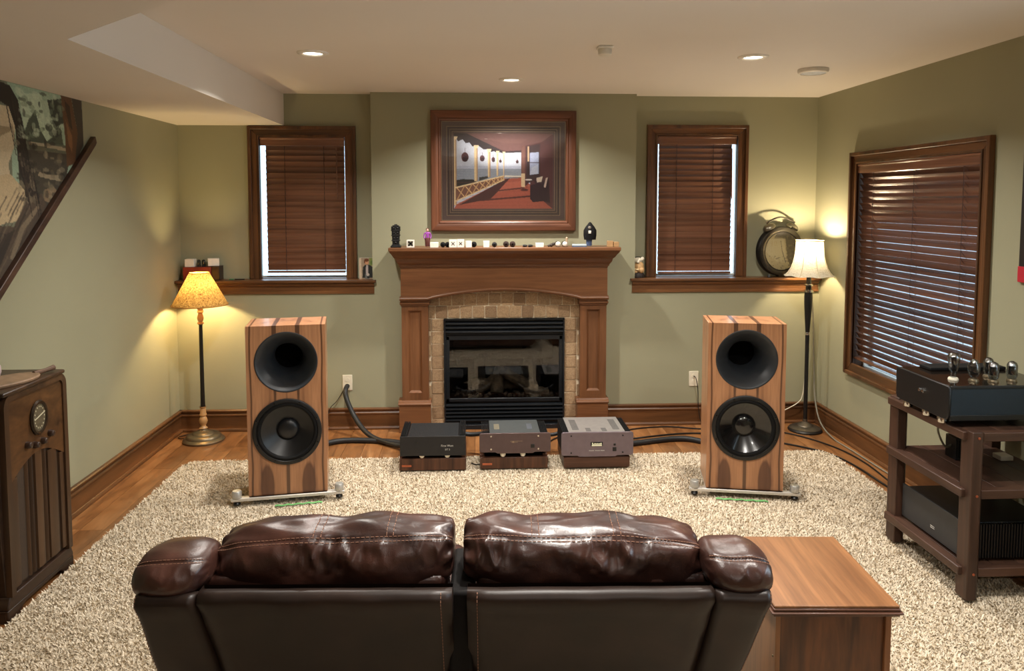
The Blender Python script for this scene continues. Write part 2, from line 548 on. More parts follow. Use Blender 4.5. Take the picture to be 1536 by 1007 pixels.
W1 = (-1.657, -0.876, 1.122, 2.250)      # casing outer x0 x1 z0 z1
W2 = (1.314, 2.085, 1.122, 2.272)
W3 = (3.700, 5.120, 0.500, 2.030)        # right wall, y0 y1 z0 z1
CW = .078
def hole(Wn, bottom): return (Wn[0] + CW - .05, Wn[1] - CW + .05, (Wn[2] + CW - .04) if bottom else Wn[2], Wn[3] - CW + .02)
H1, H2, H3 = hole(W1, 0), hole(W2, 0), hole(W3, 1)
FBX = (-.20, .65, .10, .72)              # firebox opening
HDAY = (1.25, 2.55, .85, 2.05)              # window opening in the right wall, behind the camera's frame
tag(wall('wall_back', 'y', YB, YB + .16, XL, XR, 0, ZC, [H1, H2, FBX]), 'olive back wall with two windows and the fireplace')
tag(wall('wall_right', 'x', XR, XR + .16, YN, YB + .16, 0, ZC, [H3, HDAY]), 'olive right-hand wall with a large window')
tag(wall('wall_left', 'x', XL - .16, XL, YN, YB + .16, 0, ZC, []), 'olive left-hand wall under the soffit')
tag(wall('wall_near', 'y', YN - .16, YN, XL, XR, 0, ZC, []), 'olive wall behind the viewer')
LZ = 1.122
tag(wall('wall_back_lower', 'y', BRY, YB - .001, XL, XR, 0, LZ - .02, [FBX]), 'lower back wall, flush with the chimney breast')
tag(wall('wall_chimney_breast', 'y', BRY, YB - .001, -.748, 1.207, LZ - .02, ZC, []), 'shallow olive chimney breast above the mantel')
tag(box('ceiling', CEIL, None, XL - .16, XR + .16, YN - .16, YB + .16, ZC, ZC + .15), 'warm white ceiling', kind='structure')
sof = MB().prism([(XL, YB), (-1.398, YB), (-1.398, 2.714), (-.987, 2.329), (-.20, 1.60), (-.20, YN), (XL, YN)], ZS, ZC - .0005, 'z').build('ceiling_soffit', CEIL, None, smooth=0)
tag(sof, 'dropped ceiling soffit along the left wall', kind='structure')

# ---- floor of amber planks
fl = box('floor', plain('floor_underlay', (60, 36, 20), .8), None, XL - .1, XR + .1, YN - .1, YB + .7, -.08, -.012)
tag(fl, 'amber plank floor round the rug', kind='structure')
pw, gap, npl = .128, .0016, 0
k = 0
x = XL
meshes = {}
while x < XR - .01:
    x1 = min(x + pw, XR)
    y = 1.0 - random.random() * 1.2
    while y < YB:
        ln = random.choice((.9, 1.2, 1.5))
        y1 = min(y + ln, YB)
        if y1 - y > .05:
            key = (round(x1 - x, 3), round(y1 - y, 3))
            if key not in meshes:
                m_ = MB().box(0, key[0] - gap, 0, key[1] - gap, -.012, 0).mesh('plank', 0); m_.materials.append(FLOORM); meshes[key] = m_
            p = link('plank', meshes[key], FLOORM, fl, loc=(x, y, -.0005 * random.random())); npl += 1
        y = y1
    x = x1
box('plank_field', FLOORM, fl, XL, XR, YN, -.2, -.012, -.001)

# ---- baseboards: board, moulded cap and shoe
BB = [(0, 0), (-.026, 0), (-.026, .012), (-.020, .022), (-.014, .024), (-.014, .112), (-.020, .118), (-.020, .126), (-.013, .134), (-.016, .142), (-.024, .150), (-.024, .158), (-.018, .163), (0, .163)]
def baseboard(name, axis, fixed, sgn, a0, a1, label):
    """profile x offset is towards the room"""
    pr_ = [(fixed + sgn * -p[0], p[1]) for p in BB]
    return tag(MB().prism(pr_, a0, a1, axis).build(name, TRIM_X if axis == 'x' else TRIM_Y, None, smooth=20), label, kind='structure')
baseboard('baseboard_left', 'y', XL, 1, YN, YB, 'stained baseboard along the left wall')
baseboard('baseboard_right', 'y', XR, -1, YN, YB, 'stained baseboard along the right wall')
baseboard('baseboard_back', 'x', BRY, -1, XL, -.555, 'stained baseboard left of the mantel')
baseboard('baseboard_back_right', 'x', BRY, -1, 1.005, XR, 'stained baseboard right of the mantel')

# ---- windows and blinds; local frame: x along the wall, -y into the room
GLASS = glass('window_glass', (.95, .98, .97), .05)
def casing_bar(p0, p1, p2, p3, th):           # quad in x-z, thickness towards the room
    return MB().prism([p0, p1, p2, p3], -th, 0, 'y')
def window(name, wd, z0, z1, loc, rz, bottom, label):
    root = bpy.data.objects.new(name, None); col.objects.link(root)
    root.location = loc; root.rotation_euler = (0, 0, rz); tag(root, label, kind='structure')
    c = CW
    zi = z0 + c if bottom else z0
    for nm, q in (('side_casing', [(0, z0), (c, zi), (c, z1 - c), (0, z1)]), ('side_casing', [(wd - c, zi), (wd, z0), (wd, z1), (wd - c, z1 - c)]),
                  ('head_casing', [(0, z1), (c, z1 - c), (wd - c, z1 - c), (wd, z1)])) + ((('bottom_casing', [(0, z0), (wd, z0), (wd - c, z0 + c), (c, z0 + c)]),) if bottom else ()):
        m = TRIM_X if 'head' in nm or 'bottom' in nm else TRIM_Z
        cb = casing_bar(*q, .018)
        cx_, cz_ = sum(p[0] for p in q) / 4, sum(p[1] for p in q) / 4
        o = cb.build(nm, m, root, .004)
    e = .022
    bb = MB()
    bb.prism([(-.004, z0), (e, z0), (e, z1 - e), (-.004, z1 + .004)], -.034, 0, 'y')
    bb.prism([(wd - e, z0), (wd + .004, z0), (wd + .004, z1 + .004), (wd - e, z1 - e)], -.034, 0, 'y')
    bb.prism([(-.004, z1 + .004), (e, z1 - e), (wd - e, z1 - e), (wd + .004, z1 + .004)], -.034, 0, 'y')
    if bottom: bb.prism([(-.004, z0 - .004), (wd + .004, z0 - .004), (wd - e, z0 + e), (e, z0 + e)], -.034, 0, 'y')
    bb.build('back_band', TRIM_Z, root, .004)
    ib = MB(); i0, i1 = c - .016, c
    ib.prism([(i0, zi), (i1, zi), (i1, z1 - i1), (i0, z1 - i0)], -.024, 0, 'y').prism([(wd - i1, zi), (wd - i0, zi), (wd - i0, z1 - i0), (wd - i1, z1 - i1)], -.024, 0, 'y')
    ib.prism([(i0, z1 - i0), (i1, z1 - i1), (wd - i1, z1 - i1), (wd - i0, z1 - i0)], -.024, 0, 'y')
    ib.build('inner_bead', TRIM_Z, root, .003)
    # jamb liner and sash
    j = MB(); a, b_ = c - .050, .002
    zj = zi - .040 if bottom else zi
    j.box(a, a + .010, b_, .15, zj, z1 - c + .02).box(wd - a - .010, wd - a, b_, .15, zj, z1 - c + .02).box(a, wd - a, b_, .15, z1 - c + .008, z1 - c + .02).box(a, wd - a, b_, .15, zj, zj + .004)
    j.build('jamb', TRIM_Z, root)
    s_ = MB(); t_ = .014; c2 = a + .010
    s_.box(c2, c2 + t_, .085, .12, zj, z1 - c).box(wd - c2 - t_, wd - c2, .085, .12, zj, z1 - c).box(c2, wd - c2, .085, .12, z1 - c - t_, z1 - c).box(c2, wd - c2, .085, .12, zj, zj + t_)
    s_.build('sash', plain(name + '_sash_paint', (225, 222, 214), .4), root, .003)
    box('pane', GLASS, root, c2 + .008, wd - c2 - .008, .10, .104, zj + .008, z1 - c - .008)
    return root

def blind(wd, zb, zt, loc, rz, tilt, label, gapl, gapr, pitch=.0425, lift=.0, depth=.035, slats_drop=None):
    root = thing('wooden_blind', label, 'window blind', loc, rz, 'wooden slat blinds')
    x0, x1 = gapl, wd - gapr
    v = MB().prism([(-.012, zt - .062), (.006, zt - .062), (.006, zt), (-.018, zt), (-.018, zt - .012), (-.012, zt - .016)], .004, wd - .004, 'x')
    v.build('valance', SLAT, root, .002)
    box('headrail', plain('headrail_paint', (70, 44, 32), .5), root, .006, wd - .006, .012, .055, zt - .045, zt - .004)
    hw = .025
    a = R(tilt)
    b = MB(); n = 4
    pts = []
    for i in range(n + 1):
        u = -hw + 2 * hw * i / n
        bow = .0035 * (1 - (u / hw) ** 2)
        # room edge low: local u along (-cos a, -sin a) for the room half
        px, pz = u * math.cos(a) - bow * math.sin(a), u * math.sin(a) + bow * math.cos(a)
        pts.append((px, pz))
    th = .0026
    poly = pts + [(p[0] + th * math.sin(a), p[1] - th * math.cos(a)) for p in reversed(pts)]
    me = MB().prism(poly, x0, x1, 'x').mesh('slat', 25); me.materials.append(SLAT)
    zz = zt - .072
    zs_ = []
    while zz > zb + .05 + lift:
        zs_.append(zz); zz -= pitch
    for q in zs_:
        o = link('slat', me, SLAT, root, loc=(0, depth, q + random.uniform(-.0012, .0012)))
        o.rotation_euler = (random.uniform(-.05, .05), 0, random.uniform(-.002, .002))
    zr = zs_[-1] - pitch * .85
    box('bottom_rail', SLAT, root, x0, x1, depth - .024, depth + .024, zr - .008, zr + .008, .004)
    for f in ((.24, .74) if wd < 1 else (.14, .5, .86)):
        l = MB(); xx = x0 + (x1 - x0) * f
        yo = hw * math.cos(a) + .004
        l.tube([(xx, depth - yo, zt - .06), (xx, depth - yo, zr)], .0014, 5).tube([(xx, depth + yo, zt - .06), (xx, depth + yo, zr)], .0014, 5)
        for q in zs_:
            l.tube([(xx, depth - yo, q - hw * math.sin(a) - .004), (xx, depth + yo, q + hw * math.sin(a) - .006)], .0009, 4)
        l.build('ladder_cord', plain('ladder_cord_cotton', (62, 40, 32), .8), root, clean=False)
    return root, x0, x1

win1 = window('window_1', W1[1] - W1[0], W1[2], W1[3], (W1[0], YB, 0), 0, False, 'left window of the back wall in a stained wood casing')
win2 = window('window_2', W2[1] - W2[0], W2[2], W2[3], (W2[0], YB, 0), 0, False, 'right window of the back wall in a stained wood casing')
win3 = window('window_3', W3[1] - W3[0], W3[2], W3[3], (XR, W3[1], 0), R(-90), True, 'large window of the right wall in a stained wood casing')
b1, _, _ = blind(W1[1] - W1[0] - 2 * CW, W1[2], W1[3] - CW, (W1[0] + CW, YB, 0), 0, -74, 'closed brown wooden blind on the back wall, left of the mantel', .034, .012, lift=.0)
b2, _, _ = blind(W2[1] - W2[0] - 2 * CW, W2[2], W2[3] - CW, (W2[0] + CW, YB, 0), 0, -74, 'closed brown wooden blind on the back wall, right of the mantel by the clock', .022, .026, lift=.0)
b3, _, _ = blind(W3[1] - W3[0] - 2 * CW, W3[2] + CW, W3[3] - CW, (XR, W3[1] - CW, 0), R(-90), -57, 'wide half-open brown wooden blind on the right wall behind the rack', -.028, .006, lift=0)
for b_, xw in ((b1, .56), (b2, .575)):
    wnd = MB().tube([(xw, -.004, W1[3] - CW - .07), (xw + .004, -.006, W1[3] - .53)], .0045, 8)
    wnd.build('tilt_wand', SLAT, b_)

# ---- window ledges
def ledge(name, x0, x1, zt, zb, label):
    yf = BRY - .034
    root = bpy.data.objects.new(name, None); col.objects.link(root); tag(root, label, kind='structure')
    box('ledge_board', TRIM_X, root, x0, x1, yf, YB, zt - .02, zt, .004)
    q = [(YB, zt - .02), (yf + .012, zt - .02), (yf + .012, zt - .03), (yf + .022, zt - .046), (yf + .03, zt - .05), (yf + .03, zb + .02), (yf + .024, zb + .016), (yf + .024, zb), (YB, zb)]
    MB().prism(q, x0 + .014, x1 - .014, 'x').build('apron', TRIM_X, root, smooth=25)
ledge('trim_1', XL + .001, -.722, LZ, 1.020, 'stained wooden ledge under the left back window')
ledge('trim_2', 1.172, XR - .001, LZ, 1.016, 'stained wooden ledge under the right back window')

# ---- off-frame window with daylight, in the right wall beside the viewer
dn = bpy.data.objects.new('window_4', None); col.objects.link(dn); tag(dn, 'off-frame window beside the viewer', kind='structure')
MB().box(XR + .05, XR + .09, HDAY[0], HDAY[0] + .06, HDAY[2], HDAY[3]).box(XR + .05, XR + .09, HDAY[1] - .06, HDAY[1], HDAY[2], HDAY[3]).box(XR + .05, XR + .09, HDAY[0], HDAY[1], HDAY[2], HDAY[2] + .06).box(XR + .05, XR + .09, HDAY[0], HDAY[1], HDAY[3] - .06, HDAY[3]).build('sash', WHITE, dn)
box('pane', GLASS, dn, XR + .068, XR + .072, HDAY[0] + .03, HDAY[1] - .03, HDAY[2] + .03, HDAY[3] - .03)
la = bpy.data.lights.new('daylight_window', 'AREA'); la.shape = 'RECTANGLE'; la.size = 1.1; la.size_y = 1.2
la.energy = DAY_W; la.color = DAY_COL
lo = bpy.data.objects.new('daylight_window', la); col.objects.link(lo)
lo.location = (XR + .2, 1.9, 1.45); lo.rotation_euler = (0, R(90), 0)

# ================================================================== FIREPLACE
FX = .2245
mt = thing('fireplace_mantel', 'brown stained wood mantel with arched frieze and panelled pilasters around the fireplace', 'mantel', (FX, BRY, 0))
# local x is centred; local y: 0 at the breast, negative towards the room
MB().box(-.829, .829, -.25, 0, 1.345, 1.372).build('mantel_shelf', MANT_X, mt, .005)
cr = MB()
prof = [(.072, 1.212), (.078, 1.224), (.088, 1.228), (.092, 1.24), (.118, 1.262), (.128, 1.285), (.138, 1.29), (.150, 1.296), (.172, 1.318), (.196, 1.335), (.204, 1.3455)]
base = .10
loops = []
for e, z in prof:
    hx = .757 + (e - .072) * .52
    loops.append([(-hx, 0, z), (-hx, -(e + .035), z), (hx, -(e + .035), z), (hx, 0, z)])
for i in range(len(loops) - 1):
    for a in range(3):
        cr.add([loops[i][a], loops[i][a + 1], loops[i + 1][a + 1], loops[i + 1][a]], [(0, 1, 2, 3)])
cr.build('crown_moulding', MANT_X, mt, smooth=30)
fz = MB()
na = 28
arc = [(-.757, .968), (-.545, .968)]
for i in range(na + 1):
    u = -1 + 2 * i / na
    arc.append((u * .545, .984 + .062 * (math.cos(u * PI / 2) ** .9)))
arc += [(.545, .968), (.757, .968)]
top = 1.225
n = len(arc)
for y0, y1 in ((-.105, 0),):
    for i in range(n - 1):
        (xa, za), (xb, zb_) = arc[i], arc[i + 1]
        if xb - xa < 1e-6: continue
        fz.add([(xa, y0, za), (xb, y0, zb_), (xb, y0, top), (xa, y0, top), (xa, y1, za), (xb, y1, zb_), (xb, y1, top), (xa, y1, top)],
               [(0, 1, 2, 3), (7, 6, 5, 4), (0, 4, 5, 1)])
    fz.add([(-.757, y0, .968), (-.757, y1, .968), (-.757, y1, top), (-.757, y0, top)], [(0, 1, 2, 3)])
    fz.add([(.757, y0, .968), (.757, y1, .968), (.757, y1, top), (.757, y0, top)], [(0, 1, 2, 3)])
fz.build('frieze', MANT_X, mt, smooth=30)
# half round moulding that follows the arch and runs over the pilasters
path = [(-.765, .990), (-.56, .990)] + [(u * .545, .997 + .062 * (math.cos(u * PI / 2) ** .9)) for u in np.linspace(-.97, .97, 26)] + [(.56, .990), (.765, .990)]
mo = MB()
ps = [(-.105, .016), (-.118, .014), (-.126, .007), (-.127, 0), (-.124, -.008), (-.115, -.012), (-.105, -.014)]
for i in range(len(path) - 1):
    for j in range(len(ps) - 1):
        (xa, za), (xb, zb_) = path[i], path[i + 1]
        mo.add([(xa, ps[j][0], za + ps[j][1]), (xb, ps[j][0], zb_ + ps[j][1]), (xb, ps[j + 1][0], zb_ + ps[j + 1][1]), (xa, ps[j + 1][0], za + ps[j + 1][1])], [(0, 1, 2, 3)])
mo.box(-.765, -.757, -.118, 0, .976, 1.006).box(.757, .765, -.118, 0, .976, 1.006)
mo.build('arch_moulding', MANT_X, mt, smooth=60)
for s in (-1, 1):
    a, b_ = (-.7545, -.560) if s < 0 else (.560, .7545)
    p = MB()
    x0, x1, yf = a, b_, -.09
    ix0, ix1, iz0, iz1 = a + .048, b_ - .048, .292, .902
    # front with a recessed panel
    for q in ((x0, ix0, .22, .968), (ix1, x1, .22, .968), (ix0, ix1, .22, iz0), (ix0, ix1, iz1, .968)):
        p.box(q[0], q[1], yf, 0, q[2], q[3])
    pil = p.build('pilaster', MANT_Z, mt, smooth=0)
    q = MB()
    q.add([(ix0, yf, iz0), (ix1, yf, iz0), (ix1, yf, iz1), (ix0, yf, iz1), (ix0 + .014, yf + .016, iz0 + .014), (ix1 - .014, yf + .016, iz0 + .014), (ix1 - .014, yf + .016, iz1 - .014), (ix0 + .014, yf + .016, iz1 - .014)],
          [(0, 1, 5, 4), (1, 2, 6, 5), (2, 3, 7, 6), (3, 0, 4, 7), (4, 5, 6, 7)])
    q.build('recessed_panel', MANT_Z, pil, smooth=0)
    MB().box(a - .012, b_ + .012, -.105, 0, .946, .968).box(a - .006, b_ + .006, -.098, 0, .934, .946).build('capital', MANT_X, mt, .004)
    MB().box(a - .022, b_ + .014, -.118, 0, 0, .205).build('plinth', MANT_X, mt, .003)
    MB().prism([(0, .205), (-.124, .205), (-.126, .214), (-.118, .222), (-.104, .228), (-.1, .236), (0, .236)], a - .028, b_ + .018, 'x').build('plinth_cap', MANT_X, mt, smooth=30)

ts = thing('tile_surround', 'tan tumbled stone tile surround between the mantel and the firebox', 'tiles', (0, BRY, 0))
IX0, IX1, IZ0, IZ1 = -.224, .674, .075, .830
gb = MB().box(-.345, IX0, -.020, -.001, .0, 1.03).box(IX1, .795, -.020, -.001, 0, 1.03).box(IX0, IX1, -.020, -.001, IZ1, 1.05)
gb.build('grout_bed', GROUT, ts, smooth=0)
tmesh = []
for v_ in range(5):
    bm = bmesh.new()
    bmesh.ops.create_cube(bm, size=1)
    bmesh.ops.bevel(bm, geom=bm.edges[:], offset=.06, segments=1, affect='EDGES')
    for vt in bm.verts:
        vt.co += Vector((random.uniform(-.02, .02), random.uniform(-.05, .05), random.uniform(-.02, .02)))
    m_ = bpy.data.meshes.new('tile'); bm.to_mesh(m_); bm.free(); m_.materials.append(TILE); tmesh.append(m_)
def tile(x0, x1, z0, z1):
    o = link('tile', random.choice(tmesh), TILE, ts)
    g = .0026
    o.scale = (x1 - x0 - 2 * g, .016, z1 - z0 - 2 * g)
    o.location = ((x0 + x1) / 2, -.016 - random.uniform(0, .003), (z0 + z1) / 2)
zr = [.0 + .0] + [.0755 + .0943 * i for i in range(9)]
for i in range(9):
    z0, z1 = zr[i], zr[i + 1]
    tile(IX0 - .094, IX0, z0, z1); tile(IX1, IX1 + .094, z0, z1)
    zo = .03 * (i % 2)
    tile(IX0 - .125, IX0 - .094, max(0, z0 - zo), max(.02, z1 - zo)); tile(IX1 + .094, IX1 + .125, max(0, z0 - zo), max(.02, z1 - zo))
for r_ in range(2):
    z0 = IZ1 + .002 + .0943 * r_
    off = .03 * r_
    xs_ = [IX0 - .125 + off * 1 + .0915 * i - .03 for i in range(14)]
    for a in xs_:
        x0, x1 = max(a, -.345), min(a + .0915, .795)
        if x1 - x0 > .02: tile(x0, x1, z0, z0 + .0943)
for i in range(8):
    a = -.15 + .0935 * i
    tile(a, a + .0935, IZ1 + .1906, IZ1 + .1906 + .028)

gf = thing('gas_fireplace', 'black gas fireplace insert with louvres, glass front and ceramic logs', 'fireplace', (0, BRY, 0))
fr = MB()
fr.box(IX0, IX0 + .012, -.045, .0, .03, IZ1).box(IX1 - .012, IX1, -.045, 0, .03, IZ1).box(IX0, IX1, -.045, 0, IZ1 - .012, IZ1)
fr.box(IX0 + .012, IX1 - .012, -.018, 0, IZ1 - .13, IZ1 - .012)
fr.box(IX0 + .012, IX1 - .012, -.018, 0, .03, .20)
fr.box(IX0, IX1, -.06, 0, 0, .034)
fr.build('surround_frame', IRON, gf, .002)
for z in (.795, .764, .733):
    MB().prism([(-.040, z - .009), (-.046, z - .004), (-.044, z + .004), (-.024, z + .013), (-.018, z + .010), (-.020, z)], IX0 + .012, IX1 - .012, 'x').build('louvre', IRON, gf, smooth=40)
for z in (.178, .150, .122, .094, .066):
    MB().prism([(-.040, z - .009), (-.046, z - .004), (-.044, z + .004), (-.024, z + .011), (-.018, z + .008), (-.020, z)], IX0 + .012, IX1 - .012, 'x').build('louvre', IRON, gf, smooth=40)
df_ = MB()
gx0, gx1, gz0, gz1 = IX0 + .014, IX1 - .014, .203, .70
for q in ((gx0, gx0 + .026, gz0, gz1), (gx1 - .026, gx1, gz0, gz1), (gx0, gx1, gz0, gz0 + .026), (gx0, gx1, gz1 - .03, gz1)):
    df_.box(q[0], q[1], -.034, -.012, q[2], q[3])
df_.build('door_frame', IRON, gf, .003)
FGLASS = glass('fire_glass', (.62, .62, .62), .04, .02)
box('glass_panel', FGLASS, gf, gx0 + .02, gx1 - .02, -.024, -.020, gz0 + .02, gz1 - .02)
FBRK = plain('grey_refractory', (104, 98, 88), .95, var=.25, nscale=14, bump=.5)
FDARK = plain('soot_black', (20, 18, 16), .95, var=.3)
fb = MB()
x0, x1, z0, z1, yb_ = FBX[0], FBX[1], FBX[2], FBX[3], .40
fb.add([(x0, 0, z0), (x1, 0, z0), (x1 - .06, yb_, z0), (x0 + .06, yb_, z0), (x0, 0, z1), (x1, 0, z1), (x1 - .06, yb_, z1), (x0 + .06, yb_, z1)],
       [(0, 1, 2, 3), (7, 6, 5, 4), (3, 2, 6, 7), (0, 3, 7, 4), (1, 5, 6, 2)])
fb.build('firebox', FDARK, gf, smooth=0)
ap = MB()
arcp = [(x0 + .02, .47), (x0 + .02, .60)] + [(x, .60 + .04 * math.cos((x - .225) * 3.4)) for x in np.linspace(x0 + .06, x1 - .06, 12)] + [(x1 - .02, .60), (x1 - .02, .47)]
ap.prism(arcp, .24, .27, 'y')
ap.prism([(.005, .22), (.09, .22), (.085, .37), (.075, .39), (.075, .48), (-.0, .48), (-.0, .40)], .24, .27, 'y')
ap.prism([(.37, .22), (.47, .22), (.45, .48), (.385, .48), (.38, .40), (.365, .38)], .24, .27, 'y')
ap.build('arched_liner', FBRK, gf, smooth=0)
LOGM = plain('ceramic_bark', (150, 132, 108), .95, var=.5, nscale=24, bump=1.0)
def log(p0, p1, r0, r1):
    p0, p1 = Vector(p0), Vector(p1)
    b = MB(); pts = [p0.lerp(p1, i / 7) + Vector((0, 0, .008 * math.sin(i * 1.7))) for i in range(8)]
    b.tube(pts, [r0 + (r1 - r0) * i / 7 + random.uniform(-.004, .004) for i in range(8)], 12)
    b.v = [(p[0] + random.uniform(-.003, .003), p[1] + random.uniform(-.003, .003), p[2] + random.uniform(-.003, .003)) for p in b.v]
    b.build('log', LOGM, gf, smooth=50)
log((.02, .14, .24), (.20, .16, .36), .042, .035)
log((.17, .10, .235), (.19, .19, .42), .052, .038)
log((.20, .12, .41), (.47, .09, .255), .036, .046)
log((-.02, .19, .28), (.46, .21, .28), .045, .05)
log((.38, .07, .25), (.56, .10, .235), .035, .042)
eb = MB()
for i in range(90):
    eb.ball((random.uniform(-.15, .6), random.uniform(.04, .2), .215 + random.uniform(0, .012)), random.uniform(.008, .02), 6, 4)
tag(eb.build('embers', plain('ash_grey', (120, 108, 92), 1, var=.5), gf), kind='stuff')
MB().box(x0 + .01, x1 - .01, .02, .36, .12, .21).build('burner_tray', FDARK, gf)

# ================================================================== FRAMED PORCH PRINT
pf = thing('framed_print', 'large reddish wood framed print of a seaside porch above the mantel', 'picture', (.2205, BRY - .001, 1.9215))
ow, oh = .5345, .441
REDW_X = wood('mahogany_frame', (82, 48, 32), (122, 76, 52), 'x', mid=10)
REDW_Z = wood('mahogany_frame_upright', (82, 48, 32), (122, 76, 52), 'z', mid=10)
fw = .076
def mitre(a0, a1, prof, name, matx, matz, parent):
    """four mitred bars; prof = [(inset, y)] from outer edge to inner edge"""
    for k_ in range(4):
        b = MB()
        for i in range(len(prof) - 1):
            (d0, y0), (d1, y1) = prof[i], prof[i + 1]
            c = [(-a0 + d0, -a1 + d0), (a0 - d0, -a1 + d0), (a0 - d0, a1 - d0), (-a0 + d0, a1 - d0)]
            d = [(-a0 + d1, -a1 + d1), (a0 - d1, -a1 + d1), (a0 - d1, a1 - d1), (-a0 + d1, a1 - d1)]
            j = (k_ + 1) % 4
            b.add([(c[k_][0], y0, c[k_][1]), (c[j][0], y0, c[j][1]), (d[j][0], y1, d[j][1]), (d[k_][0], y1, d[k_][1])], [(0, 1, 2, 3)])
        b.build(name, matx if k_ % 2 == 0 else matz, parent, smooth=25)
mitre(ow, oh, [(0, 0), (0, -.030), (.006, -.036), (.030, -.038), (.052, -.030), (.056, -.026), (.062, -.030), (.070, -.026), (.076, -.018), (.076, -.002)], 'frame_bar', REDW_X, REDW_Z, pf)
MATC = plain('plum_mat_board', (98, 78, 74), .75)
MATD = plain('dark_mat_board', (76, 60, 58), .75)
GOLD = plain('pale_gilt_line', (176, 152, 120), .5, .3)
def ring(o0, o1, w_, y0, y1):
    b = MB()
    return b.box(-o0, -o0 + w_, y0, y1, -o1, o1).box(o0 - w_, o0, y0, y1, -o1, o1).box(-o0 + w_, o0 - w_, y0, y1, o1 - w_, o1).box(-o0 + w_, o0 - w_, y0, y1, -o1, -o1 + w_)
iw, ih = ow - fw, oh - fw
pw_, ph_ = .3665, .279
ring(iw + .004, ih + .004, iw - .413, -.012, -.002).build('outer_mat', MATC, pf, smooth=0)
ring(iw - .002, ih - .002, .0035, -.0135, -.011).build('gilt_line', GOLD, pf, smooth=0)
ring(.418, .327, .0032, -.0135, -.011).build('gilt_line', GOLD, pf, smooth=0)
ring(.416, .326, .034, -.009, -.002).build('inner_mat', MATD, pf, smooth=0)
ring(.395, .306, .0025, -.010, -.0085).build('gilt_line', GOLD, pf, smooth=0)
ring(.386, .297, .021, -.0075, -.002).build('print_mat', MATC, pf, smooth=0)
ring(.379, .290, .0022, -.0085, -.007).build('gilt_line', GOLD, pf, smooth=0)
K = Canvas(270, 935, 262, 768, 266, 204, (198, 202, 214))
for i in range(12):
    K.poly((198 - i * 2, 202 - i * 2, 214 - i * 1.5), [(270, 480 - i * 0), (935, 480), (935, 500 + i * 6), (270, 500 + i * 6)], .3)
K.poly((146, 152, 164), [(270, 500), (730, 500), (730, 560), (270, 620)])
for i in range(6): K.line((176, 180, 188), 280, 512 + i * 12, 720, 510 + i * 8, 2.5, .6)
K.poly((52, 48, 46), [(288, 575), (330, 568), (420, 572), (420, 600), (288, 640)])
K.poly((60, 58, 56), [(440, 556), (500, 548), (500, 560), (440, 580)])
K.poly((118, 80, 76), [(270, 255), (940, 255), (880, 345), (720, 378), (600, 388), (330, 300)])
for i in range(10): K.line((98, 66, 62), 300 + i * 66, 258, 600 + i * 13, 384, 3, .5)
K.poly((146, 104, 94), [(480, 300), (760, 300), (720, 330), (600, 330)], .35)
K.poly((48, 36, 40), [(270, 258), (350, 262), (606, 384), (606, 398), (575, 390), (560, 398), (540, 382), (520, 388), (498, 368), (470, 372), (440, 350), (420, 346), (395, 352), (375, 325), (350, 330), (330, 305), (300, 318), (285, 300), (270, 300)])
K.poly((54, 40, 44), [(600, 384), (725, 376), (725, 390), (600, 394)])
K.poly((174, 92, 74), [(606, 566), (722, 560), (790, 610), (940, 735), (940, 772), (266, 772), (288, 736), (600, 580)])
for i in range(9): K.line((146, 70, 58), 270, 768 - i * 22, 935, 768 - i * 24, 2.5, .5)
K.poly((200, 118, 96), [(600, 590), (720, 580), (780, 612), (560, 660)], .5)
K.poly((78, 44, 44), [(300, 742), (606, 572), (646, 560), (560, 655), (515, 700), (400, 722)])
K.poly((92, 48, 46), [(500, 700), (780, 676), (780, 688), (440, 716)])
K.poly((104, 62, 56), [(570, 640), (745, 620), (745, 630), (550, 652)])
for xa, xb, za, zb_ in ((270, 289, 285, 742), (408, 430, 342, 582), (496, 514, 368, 556), (556, 568, 380, 545), (600, 607, 386, 540)):
    K.poly((226, 198, 152), [(xa, za), (xb, za), (xb, zb_), (xa, zb_)])
    K.poly((176, 140, 104), [(xb - (xb - xa) * .35, za), (xb, za), (xb, zb_), (xb - (xb - xa) * .35, zb_)])
    K.poly((236, 212, 170), [(xa - 5, za), (xb + 8, za), (xb, za + 20), (xa, za + 20)])
K.poly((124, 84, 70), [(284, 626), (606, 546), (606, 572), (284, 716)]); K.line((236, 212, 168), 280, 626, 606, 546, 9); K.line((230, 204, 158), 280, 716, 606, 572, 8)
for i in range(9):
    f0, f1 = i / 9, (i + 1) / 9
    g = lambda f: 288 + (606 - 288) * (1 - (1 - f) ** 1.6)
    xa, xb = g(f0), g(f1)
    tp = lambda x: 626 - (x - 280) * 80 / 326; bt = lambda x: 716 - (x - 280) * 144 / 326
    K.line((220, 180, 128), xa, tp(xa), xb, bt(xb), 6); K.line((206, 162, 112), xa, bt(xa), xb, tp(xb), 6)
K.line((222, 214, 200), 610, 548, 722, 552, 12); K.line((120, 90, 80), 640, 556, 720, 558, 4)
for cx, cy, rx, ry in ((345, 422, 24, 32), (460, 430, 16, 21), (534, 438, 12, 17), (581, 448, 8, 11), (694, 452, 10, 11)):
    K.line((90, 70, 70), cx, cy - ry * 1.9, cx, cy, 1.6); K.ell((86, 48, 54), cx, cy, rx, ry); K.ell((56, 34, 40), cx + 3, cy + ry * .3, rx * .7, ry * .6)
K.poly((92, 54, 56), [(720, 350), (860, 320), (940, 262), (940, 772), (905, 745), (780, 640), (780, 580), (745, 620), (722, 616)])
for i in range(6): K.line((78, 52, 52), 850 + i * 15, 330 - i * 8, 850 + i * 15, 560 + i * 20, 4, .7)
K.poly((64, 46, 50), [(756, 352), (846, 332), (846, 560), (756, 600)])
K.poly((172, 180, 206), [(778, 392), (838, 388), (838, 532), (778, 540)]); K.line((70, 50, 60), 778, 458, 838, 458, 4)
